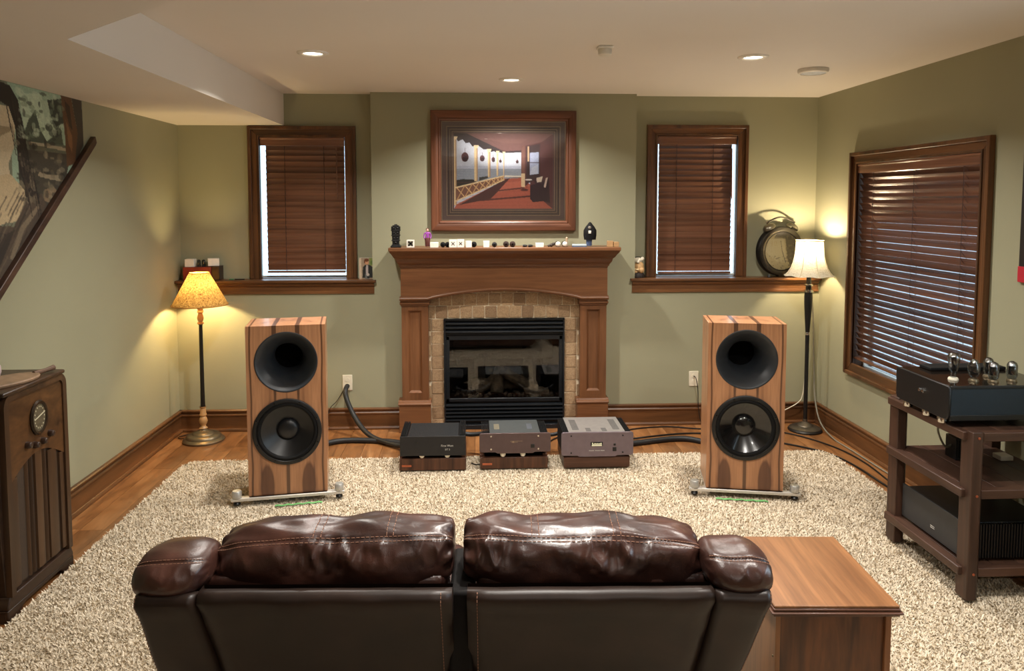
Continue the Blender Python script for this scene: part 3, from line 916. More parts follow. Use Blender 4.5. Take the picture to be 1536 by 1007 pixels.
K.poly((206, 210, 222), [(790, 490), (830, 470), (832, 532), (780, 536)], .7)
K.poly((122, 82, 72), [(722, 350), (746, 348), (746, 530), (722, 530)]); K.poly((224, 196, 156), [(720, 530), (746, 530), (746, 622), (720, 618)])
K.poly((206, 172, 134), [(764, 350), (774, 350), (774, 450), (764, 450)])
K.poly((54, 34, 42), [(782, 610), (850, 590), (905, 555), (916, 730), (870, 715), (800, 722), (780, 700)])
K.poly((68, 44, 48), [(800, 560), (868, 545), (860, 600), (815, 600)]); K.poly((214, 196, 176), [(822, 560), (866, 548), (856, 586), (826, 590)])
K.poly((208, 184, 166), [(886, 560), (900, 556), (884, 626), (872, 620)]); K.ell((222, 212, 206), 770, 572, 24, 5); K.line((60, 40, 40), 768, 575, 756, 625, 3)
K.ell((84, 44, 44), 742, 640, 26, 8)
K.grain(.04)
me = K.mesh('porch_print', lambda u, v: (-pw_ + 2 * pw_ * u, -.006 + 0 * u, ph_ - 2 * ph_ * v))
link('porch_print', me, printed('porch_print_ink', .6), pf)
box('glazing', glass('picture_glass', (1, 1, 1), .03), pf, -iw, iw, -.0165, -.0155, -ih, ih)

# ================================================================== LEFT WALL MURAL (a plain landscape) AND ITS SLOPED TRIM
mu = thing('mural', 'sepia landscape mural filling the slope of the left wall above the radio', 'mural', (XL + .002, 0, 0))
M_ = [((150, 172, 148), [(3.669, 2.270), (4.155, 2.271), (4.231, 1.942), (4.149, 1.742), (3.681, 1.737)]),
((178, 196, 168), [(3.758, 2.215), (3.937, 2.240), (4.044, 2.051), (3.915, 1.940), (3.784, 2.060)]),
((165, 182, 155), [(3.935, 2.207), (4.119, 2.214), (4.116, 2.005), (4.010, 2.014)]),
((70, 80, 66), [(3.751, 1.977), (3.825, 2.096), (3.885, 2.151), (3.924, 2.057), (3.979, 2.005), (4.030, 2.032), (4.110, 2.091), (4.139, 1.972), (4.162, 1.920), (3.736, 1.922)]),
((52, 60, 50), [(3.995, 2.215), (4.133, 2.240), (4.143, 2.112), (4.071, 2.088), (4.025, 2.134)]),
((92, 96, 80), [(3.726, 1.991), (4.168, 1.998), (4.163, 1.934), (3.749, 1.955)]),
((62, 58, 48), [(3.723, 1.953), (4.197, 1.951), (4.116, 1.742), (3.892, 1.623), (3.731, 1.706)]),
((160, 150, 125), [(3.817, 1.992), (3.919, 1.993), (4.153, 1.983), (4.152, 1.965), (3.918, 1.977), (3.816, 1.979)]),
((140, 128, 104), [(3.897, 1.846), (3.979, 1.836), (4.103, 1.833), (4.088, 1.805), (3.965, 1.815), (3.884, 1.826)]),
((130, 110, 84), [(3.937, 1.757), (4.023, 1.775), (4.071, 1.741), (3.986, 1.689), (3.921, 1.706)]),
((196, 180, 148), [(3.425, 2.139), (3.670, 2.141), (3.714, 2.053), (3.697, 1.951), (3.650, 1.874), (3.678, 1.706), (3.569, 1.584), (3.385, 1.590)]),
((150, 134, 106), [(3.418, 2.038), (3.673, 2.049), (3.682, 2.031), (3.590, 1.995), (3.413, 1.980)]),
((34, 28, 24), [(3.570, 2.254), (3.687, 2.242), (3.745, 2.182), (3.788, 2.044), (3.819, 1.869), (3.886, 1.706), (3.869, 1.623), (3.790, 1.771), (3.740, 1.827), (3.725, 1.912), (3.714, 2.053), (3.670, 2.141), (3.564, 2.173)]),
((188, 168, 132), [(3.401, 1.815), (3.667, 1.825), (3.767, 1.754), (3.774, 1.706), (3.702, 1.605), (3.384, 1.575)]),
((78, 66, 54), [(3.301, 1.607), (3.669, 1.580), (3.785, 1.706), (3.912, 1.740), (3.954, 1.673), (3.651, 1.329), (3.355, 1.186), (2.572, 0.633), (2.643, 1.626)]),
((120, 106, 86), [(3.628, 1.432), (3.722, 1.579), (3.885, 1.690), (3.908, 1.680), (3.752, 1.561), (3.657, 1.417)]),
((48, 40, 34), [(3.297, 1.559), (3.616, 1.551), (3.678, 1.564), (3.556, 1.401), (3.408, 1.296)]),
((92, 62, 38), [(4.123, 2.266), (4.227, 2.260), (4.282, 2.072), (4.242, 1.906), (4.159, 1.884), (4.151, 2.043)]),
((52, 36, 26), [(4.159, 2.237), (4.210, 2.208), (4.228, 2.085), (4.202, 2.100), (4.168, 2.185)]),
((126, 88, 54), [(4.164, 2.132), (4.225, 2.049), (4.218, 1.959), (4.182, 2.010)]),
((58, 50, 42), [(4.228, 2.267), (4.331, 2.259), (4.349, 2.023), (4.242, 1.906), (4.282, 2.072)])]
y0m, y1m = 2.60, 4.345
K = Canvas(y0m, y1m, ZS - .002, .55, 350, 340, (112, 116, 96))
K.poly((60, 54, 46), [(2.5, 2.3), (3.58, 2.3), (3.5, .5), (2.5, .5)])
for c, p in M_: K.poly(c, p)
for i in range(160):                      # brushed foliage and water flecks
    cy, cz = random.uniform(3.72, 4.13), random.uniform(1.68, 2.24)
    g = random.choice(((38, 42, 34), (190, 204, 176), (120, 134, 110)) if cz > 2.0 else ((40, 36, 30), (104, 94, 74), (150, 138, 112)))
    K.ell(g, cy, cz, random.uniform(.008, .035), random.uniform(.006, .022), .5)
for i in range(70):                       # furrows of the meadow
    cy = random.uniform(3.2, 3.85); cz = random.uniform(1.2, 1.66)
    K.line(random.choice(((48, 40, 34), (104, 92, 76), (66, 54, 46))), cy, cz, cy + .10, cz + .11, .008, .6)
for i in range(40):                       # branches over the dark tree
    t_ = random.random(); cy = 3.66 + .2 * t_ + random.uniform(-.05, .05); cz = 2.2 - .5 * t_
    K.line(random.choice(((22, 18, 16), (58, 46, 38))), cy, cz, cy + .03, cz - .12, .006, .7)
K.grain(.03)
trim_z = lambda y: 1.31 + (y - 3.549) * .838
keep = (K.Y > trim_z(K.X) + .01) & (K.X < 4.345)
me = K.mesh('mural_print', lambda u, v: (0 * u, y0m + (y1m - y0m) * u, ZS - .002 + (.55 - ZS + .002) * v), keep)
link('painted_field', me, printed('mural_paint', .6), mu)
tr = MB()
ya, yb2 = 2.62, 4.425
za, zb2 = trim_z(ya), trim_z(yb2)
tr.prism([(ya, za - .012), (yb2 - .004, zb2 - .03), (yb2 + .012, zb2 - .012), (yb2 - .002, zb2 + .024), (ya, za + .036)], XL, XL + .03, 'x')
tag(tr.build('trim_3', WALNUT_Y, None, .004), 'dark stained sloped trim under the mural on the left wall', kind='structure')

# ================================================================== CEILING FITTINGS
TRIMW = plain('white_trim_ring', (232, 226, 214), .5)
LENS = emit('downlight_lens', (255, 244, 222), 9.0)
def downlight(x, y, label, zc=ZC, f=1.0):
    t = thing('ceiling_downlight', label, 'ceiling light', (x, y, zc), 0, 'recessed ceiling downlights')
    MB().lathe([(.050, -.004), (.056, -.010), (.074, -.010), (.082, -.004), (.083, 0)], 36, cap=False).build('trim_ring', TRIMW, t, smooth=50)
    MB().lathe([(.0001, -.003), (.052, -.003)], 28, cap=False).build('lens', LENS, t)
    l = bpy.data.lights.new('downlight_beam', 'AREA'); l.shape = 'DISK'; l.size = .09
    l.energy = DOWN_W * f; l.color = DOWN_COL; l.spread = R(140)
    o = bpy.data.objects.new('downlight_beam', l); col.objects.link(o); o.parent = t; o.location = (0, 0, -.014)
    return t
downlight(-.855, 4.13, 'lit round ceiling downlight beside the soffit, leftmost of the three in view')
downlight(.247, 4.955, 'lit round ceiling downlight in front of the picture')
downlight(1.534, 4.119, 'lit round ceiling downlight near the round white ceiling vent')
downlight(.30, 2.35, 'round ceiling downlight over the sofa, outside the frame')
downlight(1.534, 2.1, 'round ceiling downlight over the end table, outside the frame', ZC, .8)
downlight(.15, 1.55, 'round ceiling downlight near the viewer, outside the frame', ZC, .35)
downlight(.45, -1.1, 'round ceiling downlight behind the viewer, left one, outside the frame', ZC, .95)
downlight(1.6, -1.1, 'round ceiling downlight behind the viewer, right one, outside the frame', ZC, .6)
sd = thing('smoke_detector', 'small white smoke detector on the ceiling', 'smoke detector', (.676, 3.90, ZC))
MB().box(-.040, .040, -.040, .040, -.012, 0).build('mounting_plate', WHITE, sd, .006)
MB().lathe([(.034, -.012), (.036, -.016), (.034, -.040), (.026, -.046), (.0001, -.046)], 20, cap=False).build('cover', WHITE, sd, smooth=40)
cv = thing('ceiling_speaker', 'round white ceiling vent disc near the right wall', 'ceiling vent', (2.04, 4.49, ZC))
MB().lathe([(.088, 0), (.090, -.010), (.084, -.022), (.074, -.026)], 40, cap=False).build('rim', WHITE, cv, smooth=40)
MB().lathe([(.075, -.024), (.06, -.027), (.0001, -.029)], 40, cap=False).build('cover', plain('vent_cover', (196, 200, 202), .6, nscale=200, var=.2), cv)

# ================================================================== RUG
rg = thing('shag_rug', 'large cream shag area rug under the speakers and sofa', 'rug', (0, 0, 0))
rx0, rx1, ry0, ry1, rr = -1.865, 2.385, 1.0, 4.88, .10
outline = []
for cx, cy, a0 in ((rx1 - rr, ry1 - rr, 0), (rx0 + rr, ry1 - rr, 90), (rx0 + rr, ry0 + rr, 180), (rx1 - rr, ry0 + rr, 270)):
    for i in range(7):
        a = R(a0 + 15 * i); outline.append((cx + rr * math.cos(a), cy + rr * math.sin(a)))
MB().prism(outline, 0.001, .012, 'z').build('backing', plain('rug_backing', (176, 160, 134), .95), rg, smooth=0)
def tufts(n, x0, x1, y0, y1, h0, h1, wd):
    x = rng.uniform(x0, x1, n); y = rng.uniform(y0, y1, n)
    inr = np.ones(n, bool)
    for sx, sy in ((1, 1), (-1, 1), (1, -1), (-1, -1)):
        cx = (rx1 - rr) if sx > 0 else (rx0 + rr); cy = (ry1 - rr) if sy > 0 else (ry0 + rr)
        out = ((x - cx) * sx > 0) & ((y - cy) * sy > 0) & ((x - cx) ** 2 + (y - cy) ** 2 > rr * rr)
        inr &= ~out
    x, y = x[inr], y[inr]; n = len(x)
    clump = np.sin(x * 61 + 3 * np.sin(y * 47)) * np.cos(y * 57 + 2.5 * np.sin(x * 39))
    a = rng.uniform(0, 2 * PI, n); lean = rng.uniform(.3, 1.1, n); h = rng.uniform(h0, h1, n) * (1 + .12 * clump)
    px, py = -np.sin(a), np.cos(a)
    dx, dy = np.cos(a) * lean * h, np.sin(a) * lean * h
    w2 = wd * rng.uniform(.7, 1.3, n) / 2
    z0 = np.full(n, .008)
    V = np.empty((n, 5, 3))
    V[:, 0] = np.stack([x - px * w2, y - py * w2, z0], 1); V[:, 1] = np.stack([x + px * w2, y + py * w2, z0], 1)
    mx, my, mz = x + dx * .4, y + dy * .4, z0 + h * .6
    V[:, 2] = np.stack([mx + px * w2 * 1.1, my + py * w2 * 1.1, mz], 1); V[:, 3] = np.stack([mx - px * w2 * 1.1, my - py * w2 * 1.1, mz], 1)
    V[:, 4] = np.stack([x + dx, y + dy, z0 + h * .95], 1)
    b = (np.arange(n) * 5)[:, None]
    q = (b + np.array([0, 1, 2, 3])); t = (b + np.array([3, 2, 4]))
    c = np.clip(.5 + .25 * clump + rng.normal(0, .2, n), 0, 1)
    return V.reshape(-1, 3), q, t, np.repeat(c, 5)
def tuft_mesh(name, parts):
    Vs, qs, ts_, cs, off = [], [], [], [], 0
    for V, q, t, c in parts:
        Vs.append(V); qs.append(q + off); ts_.append(t + off); cs.append(c); off += len(V)
    V = np.concatenate(Vs); q = np.concatenate(qs); t = np.concatenate(ts_); c = np.concatenate(cs)
    me = bpy.data.meshes.new(name)
    me.vertices.add(len(V)); me.vertices.foreach_set('co', V.astype(np.float32).ravel())
    loops = np.concatenate([q.ravel(), t.ravel()]).astype(np.int32)
    me.loops.add(len(loops)); me.loops.foreach_set('vertex_index', loops)
    st = np.concatenate([np.arange(len(q)) * 4, len(q) * 4 + np.arange(len(t)) * 3]).astype(np.int32)
    me.polygons.add(len(st)); me.polygons.foreach_set('loop_start', st)
    at = me.attributes.new('tuft', 'FLOAT', 'POINT'); at.data.foreach_set('value', c.astype(np.float32))
    me.update(); me.validate()
    return me
me = tuft_mesh('pile', [tufts(430000, rx0, rx1, 2.1, ry1, .010, .017, .0052), tufts(40000, rx0, rx1, ry0, 2.1, .012, .020, .009)])
tag(link('pile', me, RUGM, rg), kind='stuff')
RZ = .027

# ================================================================== SPEAKERS
def speaker(name, label, loc, rz):
    t = thing(name, label, 'loudspeaker', loc, rz, 'floorstanding loudspeakers')
    hw, dp, z0, z1 = .212, .29, .040, .990
    b = MB()
    b.add([(-hw, 0, z0), (hw, 0, z0), (hw, dp, z0), (-hw, dp, z0), (-hw, 0, z1), (hw, 0, z1), (hw, dp, z1), (-hw, dp, z1)],
          [(0, 3, 2, 1), (4, 5, 6, 7), (1, 2, 6, 5), (2, 3, 7, 6), (3, 0, 4, 7)])
    # front baffle with two round cut-outs
    def face(cz, r, za, zb_):
        angs = sorted(set([2 * PI * i / 64 for i in range(64)] + [math.atan2(z - cz, x) % (2 * PI) for x in (-hw, hw) for z in (za, zb_)]))
        inn, out = [], []
        for a in angs:
            c, s = math.cos(a), math.sin(a)
            tx = hw / abs(c) if abs(c) > 1e-9 else 1e9
            tz = ((zb_ - cz) / s if s > 0 else (za - cz) / s) if abs(s) > 1e-9 else 1e9
            tt = min(tx, tz)
            inn.append((r * c, 0, cz + r * s)); out.append((tt * c, 0, cz + tt * s))
        n = len(angs)
        b.add(inn + out, [(i, (i + 1) % n, n + (i + 1) % n, n + i) for i in range(n)])
        b.add(inn + [(p[0], .03, p[2]) for p in inn], [(i, (i + 1) % n, n + (i + 1) % n, n + i) for i in range(n)])
    HZ, WZ, MZ = .785, .395, .592
    face(HZ, .166, MZ, z1); face(WZ, .180, z0, MZ)
    cab = b.build('cabinet', ROSE, t, .003, smooth=30)
    MB().lathe([(.170, -.002), (.166, -.004), (.160, -.001), (.136, .028), (.114, .052), (.096, .080), (.085, .115), (.080, .16), (.078, .225)], 64, (0, 0, HZ), 'y', cap=False).build('horn', plain('horn_black', (40, 43, 47), .42), t, smooth=60)
    MB().lathe([(.079, .224), (.0001, .224)], 32, (0, 0, HZ), 'y', cap=False).build('throat', plain('throat_black', (4, 4, 4), .9, spec=.1), t)
    wf = MB().lathe([(.172, .004), (.186, .0), (.186, -.010), (.180, -.013), (.166, -.013), (.163, -.008)], 64, (0, 0, WZ), 'y', cap=False).build('woofer_frame', BLACK, t, smooth=40)
    MB().lathe([(.163, -.009), (.156, -.012), (.149, -.012), (.143, -.005), (.141, 0)], 64, (0, 0, WZ), 'y', cap=False).build('surround', BLACKM, wf, smooth=70)
    MB().lathe([(.142, -.002), (.10, .026), (.058, .046)], 64, (0, 0, WZ), 'y', cap=False).build('cone', plain('cone_paper', (20, 21, 24), .38, var=.15, nscale=60), wf, smooth=70)
    MB().lathe([(.060, .046), (.057, .036), (.046, .028), (.026, .022), (.0001, .020)], 48, (0, 0, WZ), 'y', cap=False).build('dust_cap', plain('dust_cap_black', (22, 23, 26), .35), wf, smooth=70)
    sc_ = MB()
    for k_ in range(8):
        a = 2 * PI * (k_ + .5) / 8
        sc_.lathe([(.005, -.011), (.005, -.0155), (.0001, -.016)], 8, (.1745 * math.cos(a), 0, WZ + .1745 * math.sin(a)), 'y', cap=False)
    sc_.build('screws', BLACKG, wf)
    # outrigger plate and feet
    pl = MB().box(-.305, .305, -.022, .018, .022, .040).box(-.205, .205, dp - .03, dp + .01, .022, .040).box(-.212, .212, -.018, dp, .024, .040)
    pl.build('base_plate', plain('brushed_aluminium', (206, 202, 194), .35, .35), t, .003)
    for x in (-.275, .275):
        for y in (-.002, dp - .01):
            if y > .1: x *= .66
            f = MB().lathe([(.022, .040), (.026, .043), (.026, .074), (.022, .080), (.0001, .080)], 24, (x, y, 0), cap=False).build('adjuster', STEEL, t, smooth=40)
            MB().lathe([(.0001, 0), (.018, .001), (.020, .008), (.010, .022)], 16, (x, y, 0), cap=False).build('foot_pad', BLACK, f, smooth=40)
    return t
aL, aR = R(9.2), R(-10.8)
spL = speaker('loudspeaker', 'rosewood horn loudspeaker left of the fireplace, beside the yellow-shaded floor lamp', (-1.251 + .214 * math.cos(aL), 4.135 + .214 * math.sin(aL), RZ), aL)
spR = copy_tree(spL)
spR.location = (1.320 + .212 * math.cos(aR), 4.143 + .212 * math.sin(aR), RZ); spR.rotation_euler = (0, 0, aR)
for ch in children(spR):
    for c2 in children(ch):
        if c2.name.startswith(('cone', 'dust_cap')):
            c2.material_slots[0].link = 'OBJECT'
            c2.material_slots[0].material = plain('lacquered_' + c2.name.split('.')[0], (16, 16, 17), .2, coat=.5)
spR['label'] = 'rosewood horn loudspeaker right of the fireplace, in front of the white-shaded floor lamp'

GTAPE = plain('green_tape', (98, 158, 92), .8)
def strip(p0, p1, label, wd=.008):
    p0, p1 = Vector(p0), Vector(p1); d = (p1 - p0).normalized(); n_ = Vector((-d.y, d.x, 0)) * wd
    b = MB(); N = 14
    for s in range(N):
        a, c = p0.lerp(p1, s / N), p0.lerp(p1, (s + 1) / N)
        za, zb_ = .024 + .003 * math.sin(s * 2.1), .024 + .003 * math.sin((s + 1) * 2.1)
        b.add([(a.x - n_.x, a.y - n_.y, za), (c.x - n_.x, c.y - n_.y, zb_), (c.x + n_.x, c.y + n_.y, zb_ + .002), (a.x + n_.x, a.y + n_.y, za + .002)], [(0, 1, 2, 3)])
        b.add([(a.x - n_.x, a.y - n_.y, za - .001), (c.x - n_.x, c.y - n_.y, zb_ - .001), (c.x + n_.x, c.y + n_.y, zb_ + .001), (a.x + n_.x, a.y + n_.y, za + .001)], [(3, 2, 1, 0)])
    return tag(b.build('tape_strip', GTAPE, None), label, 'tape', 'green tape marks on the rug')
strip((-1.10, 4.105, 0), (-.85, 4.150, 0), 'green tape strip on the rug in front of the left loudspeaker')
strip((1.36, 4.085, 0), (1.64, 4.030, 0), 'green tape strip on the rug in front of the right loudspeaker')

# ================================================================== AMPLIFIERS ON THEIR STANDS
def amp_stand(x0, x1, yf, dp, h, label, solid=False):
    t = thing('amp_stand', label, 'amplifier stand', ((x0 + x1) / 2, yf, RZ), 0, 'walnut amplifier stands')
    hw = (x1 - x0) / 2
    if solid:
        MB().box(-hw, hw, 0, dp, 0, h).build('block', wood('plain_walnut_block', (72, 46, 34), (98, 64, 48), 'x', coat=.05), t, .008)
    else:
        MB().box(-hw, hw, 0, .03, 0, h).build('front_board', STANDW, t, .003)
        MB().box(-hw, hw, dp - .03, dp, 0, h).build('back_board', STANDW, t, .003)
        for s in (-1, 1):
            MB().box(min(s * hw, s * (hw - .03)), max(s * hw, s * (hw - .03)), .03, dp - .03, 0, h + .012).build('side_board', STANDW, t, .003)
        MB().box(-hw + .03, hw - .03, .03, dp - .03, .01, h - .016).build('platform', BLACKM, t)
        MB().box(-hw + .015, -hw + .075, -.002, .001, .024, .037).build('name_plate', COPPER, t, .0008)
    return t
def ball_feet(t, xs_, ys_, z, mat):
    for x in xs_:
        for y in ys_:
            MB().lathe([(.0001, 0), (.010, .003), (.0165, .012), (.018, .022), (.017, .030)], 20, (x, y, z), cap=False).build('ball_foot', mat, t, smooth=60)
BALLW = plain('white_resin_ball', (236, 230, 214), .35)
sA = amp_stand(-.467, -.054, 4.604, .33, .076, 'striped walnut stand under the black amplifier, leftmost of the three stands')
sB = amp_stand(.034, .459, 4.612, .33, .072, 'striped walnut stand under the middle amplifier')
sC = amp_stand(.559, .977, 4.597, .36, .074, 'plain brown wooden block under the lilac-grey amplifier', True)
# --- A: plain black
A = thing('power_amplifier', 'black amplifier with ribbed top, leftmost on the walnut stands', 'amplifier', (-.258, 4.588, .095), 0, 'amplifiers in front of the fireplace')
MB().box(-.203, .203, 0, .010, .030, .153).build('front_panel', plain('black_anodised', (31, 31, 33), .42, .2), A, .0015)
MB().box(-.165, .165, .010, .325, .034, .140).build('chassis', BLACK, A, .002)
for s in (-1, 1):
    h_ = MB()
    for k_ in range(5):
        xx = s * (.168 + k_ * .0075)
        h_.box(xx - .0018, xx + .0018, .012, .322, .036, .156)
    h_.box(min(s * .163, s * .168), max(s * .163, s * .168), .012, .322, .036, .152)
    h_.build('heat_sink', BLACKM, A, smooth=0)
lid = MB().box(-.155, .155, .016, .318, .140, .143)
for k_ in range(52):
    xx = -.150 + k_ * .0058
    lid.box(xx, xx + .003, .03, .305, .143, .1465)
lid.build('vented_lid', plain('charcoal_lid', (40, 42, 44), .5, .2), A, smooth=0)
ball_feet(A, (-.07, .088), (.024, .28), .0085, BALLW)
SILK = plain('silver_print', (190, 188, 182), .5)
text('lettering', 'First Watt', .018, SILK, A, (.088, -.0006, .092), (R(90), 0, 0))
text('lettering', 'SIT 3', .015, SILK, A, (.09, -.0006, .068), (R(90), 0, 0))
MB().lathe([(.004, -.001), (.004, .0)], 12, (-.095, 0, .112), 'y').build('indicator', BLACKG, A)
def rounded(hx, z0, z1, r, n=5, foot=0):
    pts = []
    for cx, cz, a0 in ((hx - r, z1 - r, 0), (-hx + r, z1 - r, 90), (-hx + r, z0 + r, 180), (hx - r, z0 + r, 270)):
        for i in range(n + 1):
            a = R(a0 + 90 * i / n); pts.append((cx + r * math.cos(a), cz + r * math.sin(a)))
        if foot and a0 == 180:
            pts += [(-hx * .55, z0), (-hx * .5, z0 - foot), (hx * .5, z0 - foot), (hx * .55, z0)]
    return pts
# --- B: bronze brown
Bm = thing('power_amplifier', 'bronze-brown amplifier with grey lid on the middle walnut stand', 'amplifier', (.2525, 4.592, .0985), 0, 'amplifiers in front of the fireplace')
BRNZ = plain('bronze_anodised', (92, 76, 76), .38, .5)
MB().prism(rounded(.2225, .040, .160, .014, foot=.008), 0, .012, 'y').build('front_panel', BRNZ, Bm, .0015)
MB().box(-.155, .155, .012, .30, .034, .146).build('chassis', BLACK, Bm, .002)
for s in (-1, 1):
    h_ = MB()
    for k_ in range(6):
        xx = s * (.160 + k_ * .009); h_.box(xx - .002, xx + .002, .014, .295, .04, .150)
    h_.box(min(s * .154, s * .16), max(s * .154, s * .16), .014, .295, .04, .148)
    h_.build('heat_sink', BLACKM, Bm, smooth=0)
MB().box(-.158, .158, .012, .298, .146, .156).build('lid', plain('slate_grey_lid', (84, 88, 88), .42, .35), Bm, .002)
for xx, c in ((-.112, (150, 142, 122)), (.098, (112, 116, 124))):
    v_ = MB()
    for k_ in range(7): v_.box(xx - .017, xx + .017, .10 + k_ * .016, .11 + k_ * .016, .156, .1575)
    v_.build('vent_grille', plain('vent_grille_grey', c, .45, .4), Bm, smooth=0)
for x in (-.15, .145):
    for z in (.06, .142):
        MB().lathe([(.0055, 0), (.0055, -.003), (.0001, -.0035)], 12, (x, 0, z), 'y', cap=False).build('screw', CHROME, Bm)
MB().box(.098, .122, -.003, .001, .066, .090).build('power_button', BLACK, Bm, .002)
MB().box(-.030, .046, -.0012, .001, .1085, .1105).box(-.026, .016, -.0012, .001, .1015, .1035).box(-.018, -.006, -.0014, .001, .099, .111).build('badge', plain('dull_gilt', (150, 132, 112), .4, .6), Bm)
ball_feet(Bm, (-.075, .050), (.030, .25), .001, BALLW)
# --- C: lilac grey
Cm = thing('power_amplifier', 'lilac-grey amplifier with small lit display, rightmost on the stands', 'amplifier', (.767, 4.580, .1005), 0, 'amplifiers in front of the fireplace')
LIL = plain('lilac_anodised', (118, 106, 114), .34, .55)
MB().prism(rounded(.2265, .012, .160, .014, foot=.008), 0, .012, 'y').build('front_panel', LIL, Cm, .0015)
MB().box(-.170, .170, .012, .34, .004, .148).build('chassis', BLACK, Cm, .002)
for s in (-1, 1):
    h_ = MB()
    for k_ in range(5):
        xx = s * (.176 + k_ * .009); h_.box(xx - .002, xx + .002, .014, .335, .006, .154)
    h_.box(min(s * .169, s * .176), max(s * .169, s * .176), .014, .335, .006, .152)
    h_.build('heat_sink', BLACKM, Cm, smooth=0)
MB().box(-.178, .178, .012, .338, .148, .158).build('lid', plain('pale_grey_lid', (150, 146, 142), .4, .4), Cm, .002)
for x0, x1, y0, y1 in ((-.150, -.108, .06, .29), (.108, .150, .06, .29), (-.066, -.034, .03, .11), (.034, .066, .03, .11)):
    v_ = MB(); nn = int((y1 - y0) / .014)
    for k_ in range(nn): v_.box(x0, x1, y0 + k_ * .014, y0 + k_ * .014 + .008, .158, .1592)
    v_.build('vent_grille', plain('vent_grille_dark', (112, 110, 108), .45, .4), Cm, smooth=0)
for x in (-.165, .160):
    for z in (.03, .138):
        MB().lathe([(.005, 0), (.005, -.003), (.0001, -.0035)], 12, (x, 0, z), 'y', cap=False).build('screw', BLACK, Cm)
MB().box(-.042, .034, -.002, .001, .072, .098).build('display', BLACKG, Cm, .002)
dg_ = MB().box(-.036, .028, -.003, -.001, .0735, .0785)
for k_, hh in enumerate((.012, .006, .010, .008, .009, .008, .009, .011)): dg_.box(-.034 + k_ * .0078, -.029 + k_ * .0078, -.003, -.001, .081, .081 + hh)
dg_.build('lit_segments', emit('display_glow', (240, 226, 180), 1.1), Cm)
MB().box(.102, .116, -.003, .001, .074, .088).build('button', BLACK, Cm, .002)
MB().box(.096, .120, -.003, .001, .038, .064).build('power_button', BLACK, Cm, .002)
lt = MB(); xx = -.052
for wd_ in (.032, .030, .022):
    k_ = 0
    while k_ * .004 < wd_:
        lt.box(xx + k_ * .004, xx + k_ * .004 + .0026, -.0012, .001, .0405, .0405 + .0045 * (1 if k_ else 1.3)); k_ += 1
    xx += wd_ + .006
lt.build('worn_lettering', SILK, Cm)

# ---- heavy cables, plugs and outlets
def cable(name, pts, r, mat, label, cat='cable', group=None, n=10):
    return tag(MB().tube(smooth_path(pts, 8), r, n).build(name, mat, None, smooth=60, clean=False), label, cat, group)
def outlet(x, z, label):
    t = thing('wall_outlet', label, 'outlet', (x, BRY, z), 0, 'ivory wall outlets')
    MB().box(-.036, .036, -.006, 0, -.058, .058).build('cover_plate', IVORY, t, .003)
    for dz in (.022, -.022):
        MB().lathe([(.0165, -.006), (.0165, -.008), (.0001, -.008)], 20, (0, 0, dz), 'y', cap=False).box(-.007, -.005, -.0085, -.0075, dz, dz + .008).box(.005, .007, -.0085, -.0075, dz, dz + .008).build('socket', IVORY, t)
    return t
outlet(-.943, .353, 'ivory wall outlet left of the fireplace with a thick black plug')
outlet(1.668, .352, 'ivory wall outlet right of the fireplace behind the loudspeaker')
cable('power_cable', [(-.943, BRY - .009, .331), (-.947, BRY - .07, .312), (-.936, BRY - .10, .26), (-.87, 5.42, .14), (-.76, 5.30, .05), (-.62, 5.18, .025), (-.47, 5.05, .04), (-.36, 4.96, .12), (-.33, 4.925, .14)],
      [.019] * 6 + [.017] * 59 if False else .0175, RUBBER, 'thick black power cable from the left outlet to the black amplifier')
cable('speaker_cable', [(-1.08, 4.475, .20), (-1.10, 4.64, .06), (-1.12, 5.02, .02), (-.95, 5.24, .0195), (-.60, 5.21, .0195), (-.42, 5.10, .03), (-.30, 4.95, .14), (-.28, 4.925, .15)], .019, RUBBER, 'thick black cable along the floor from the left loudspeaker')
cable('speaker_cable', [(1.60, 4.47, .20), (1.64, 4.64, .06), (1.66, 4.98, .02), (1.48, 5.17, .02), (1.12, 5.09, .02), (.92, 5.02, .04), (.84, 4.96, .13), (.82, 4.93, .15)], .019, RUBBER, 'thick black cable along the floor to the right loudspeaker')
ic = cable('link_cable', [(-.15, 4.93, .15), (-.10, 4.99, .14), (-.02, 4.99, .13), (.08, 4.95, .15), (.13, 4.90, .17)], .015, RUBBER, 'short black cable linking the black and bronze amplifiers')
cable('link_cable', [(.36, 4.90, .17), (.43, 4.97, .14), (.52, 4.99, .12), (.62, 4.97, .15), (.66, 4.93, .17)], .013, RUBBER, 'short black cable linking the bronze and lilac amplifiers')
cable('floor_cable', [(.45, 5.02, .006), (.62, 5.30, .006), (1.00, 5.36, .006), (1.20, 5.46, .006), (1.45, 5.50, .006), (1.70, 5.43, .006), (2.10, 5.40, .006), (2.32, 5.26, .006), (2.48, 4.98, .006), (2.53, 4.66, .006), (2.50, 4.25, .006), (2.46, 3.9, .006)], .005, CORD_B, 'thin black cord along the floor by the right wall', n=6)
cable('floor_cable', [(.70, 5.06, .006), (1.10, 5.22, .006), (1.60, 5.33, .006), (2.00, 5.18, .006), (2.30, 4.95, .006), (2.42, 4.72, .006), (2.45, 4.3, .006), (2.44, 3.9, .006)], .006, CORD_B, 'thin black cord on the floor along the right edge of the rug', n=6)
cable('loose_cable', [(-.02, 4.70, .034), (.01, 4.68, .032), (.05, 4.69, .033), (.08, 4.72, .03)], .004, CORD_B, 'short black cord end on the rug between two stands', n=6)
cable('hanging_cable', [(1.668, BRY - .010, .374), (1.673, BRY - .05, .36), (1.688, BRY - .05, .28), (1.695, BRY - .045, .15), (1.72, BRY - .06, .02), (1.80, BRY - .10, .006)], .0035, CORD_B, 'thin black cord hanging from the right outlet', n=6)
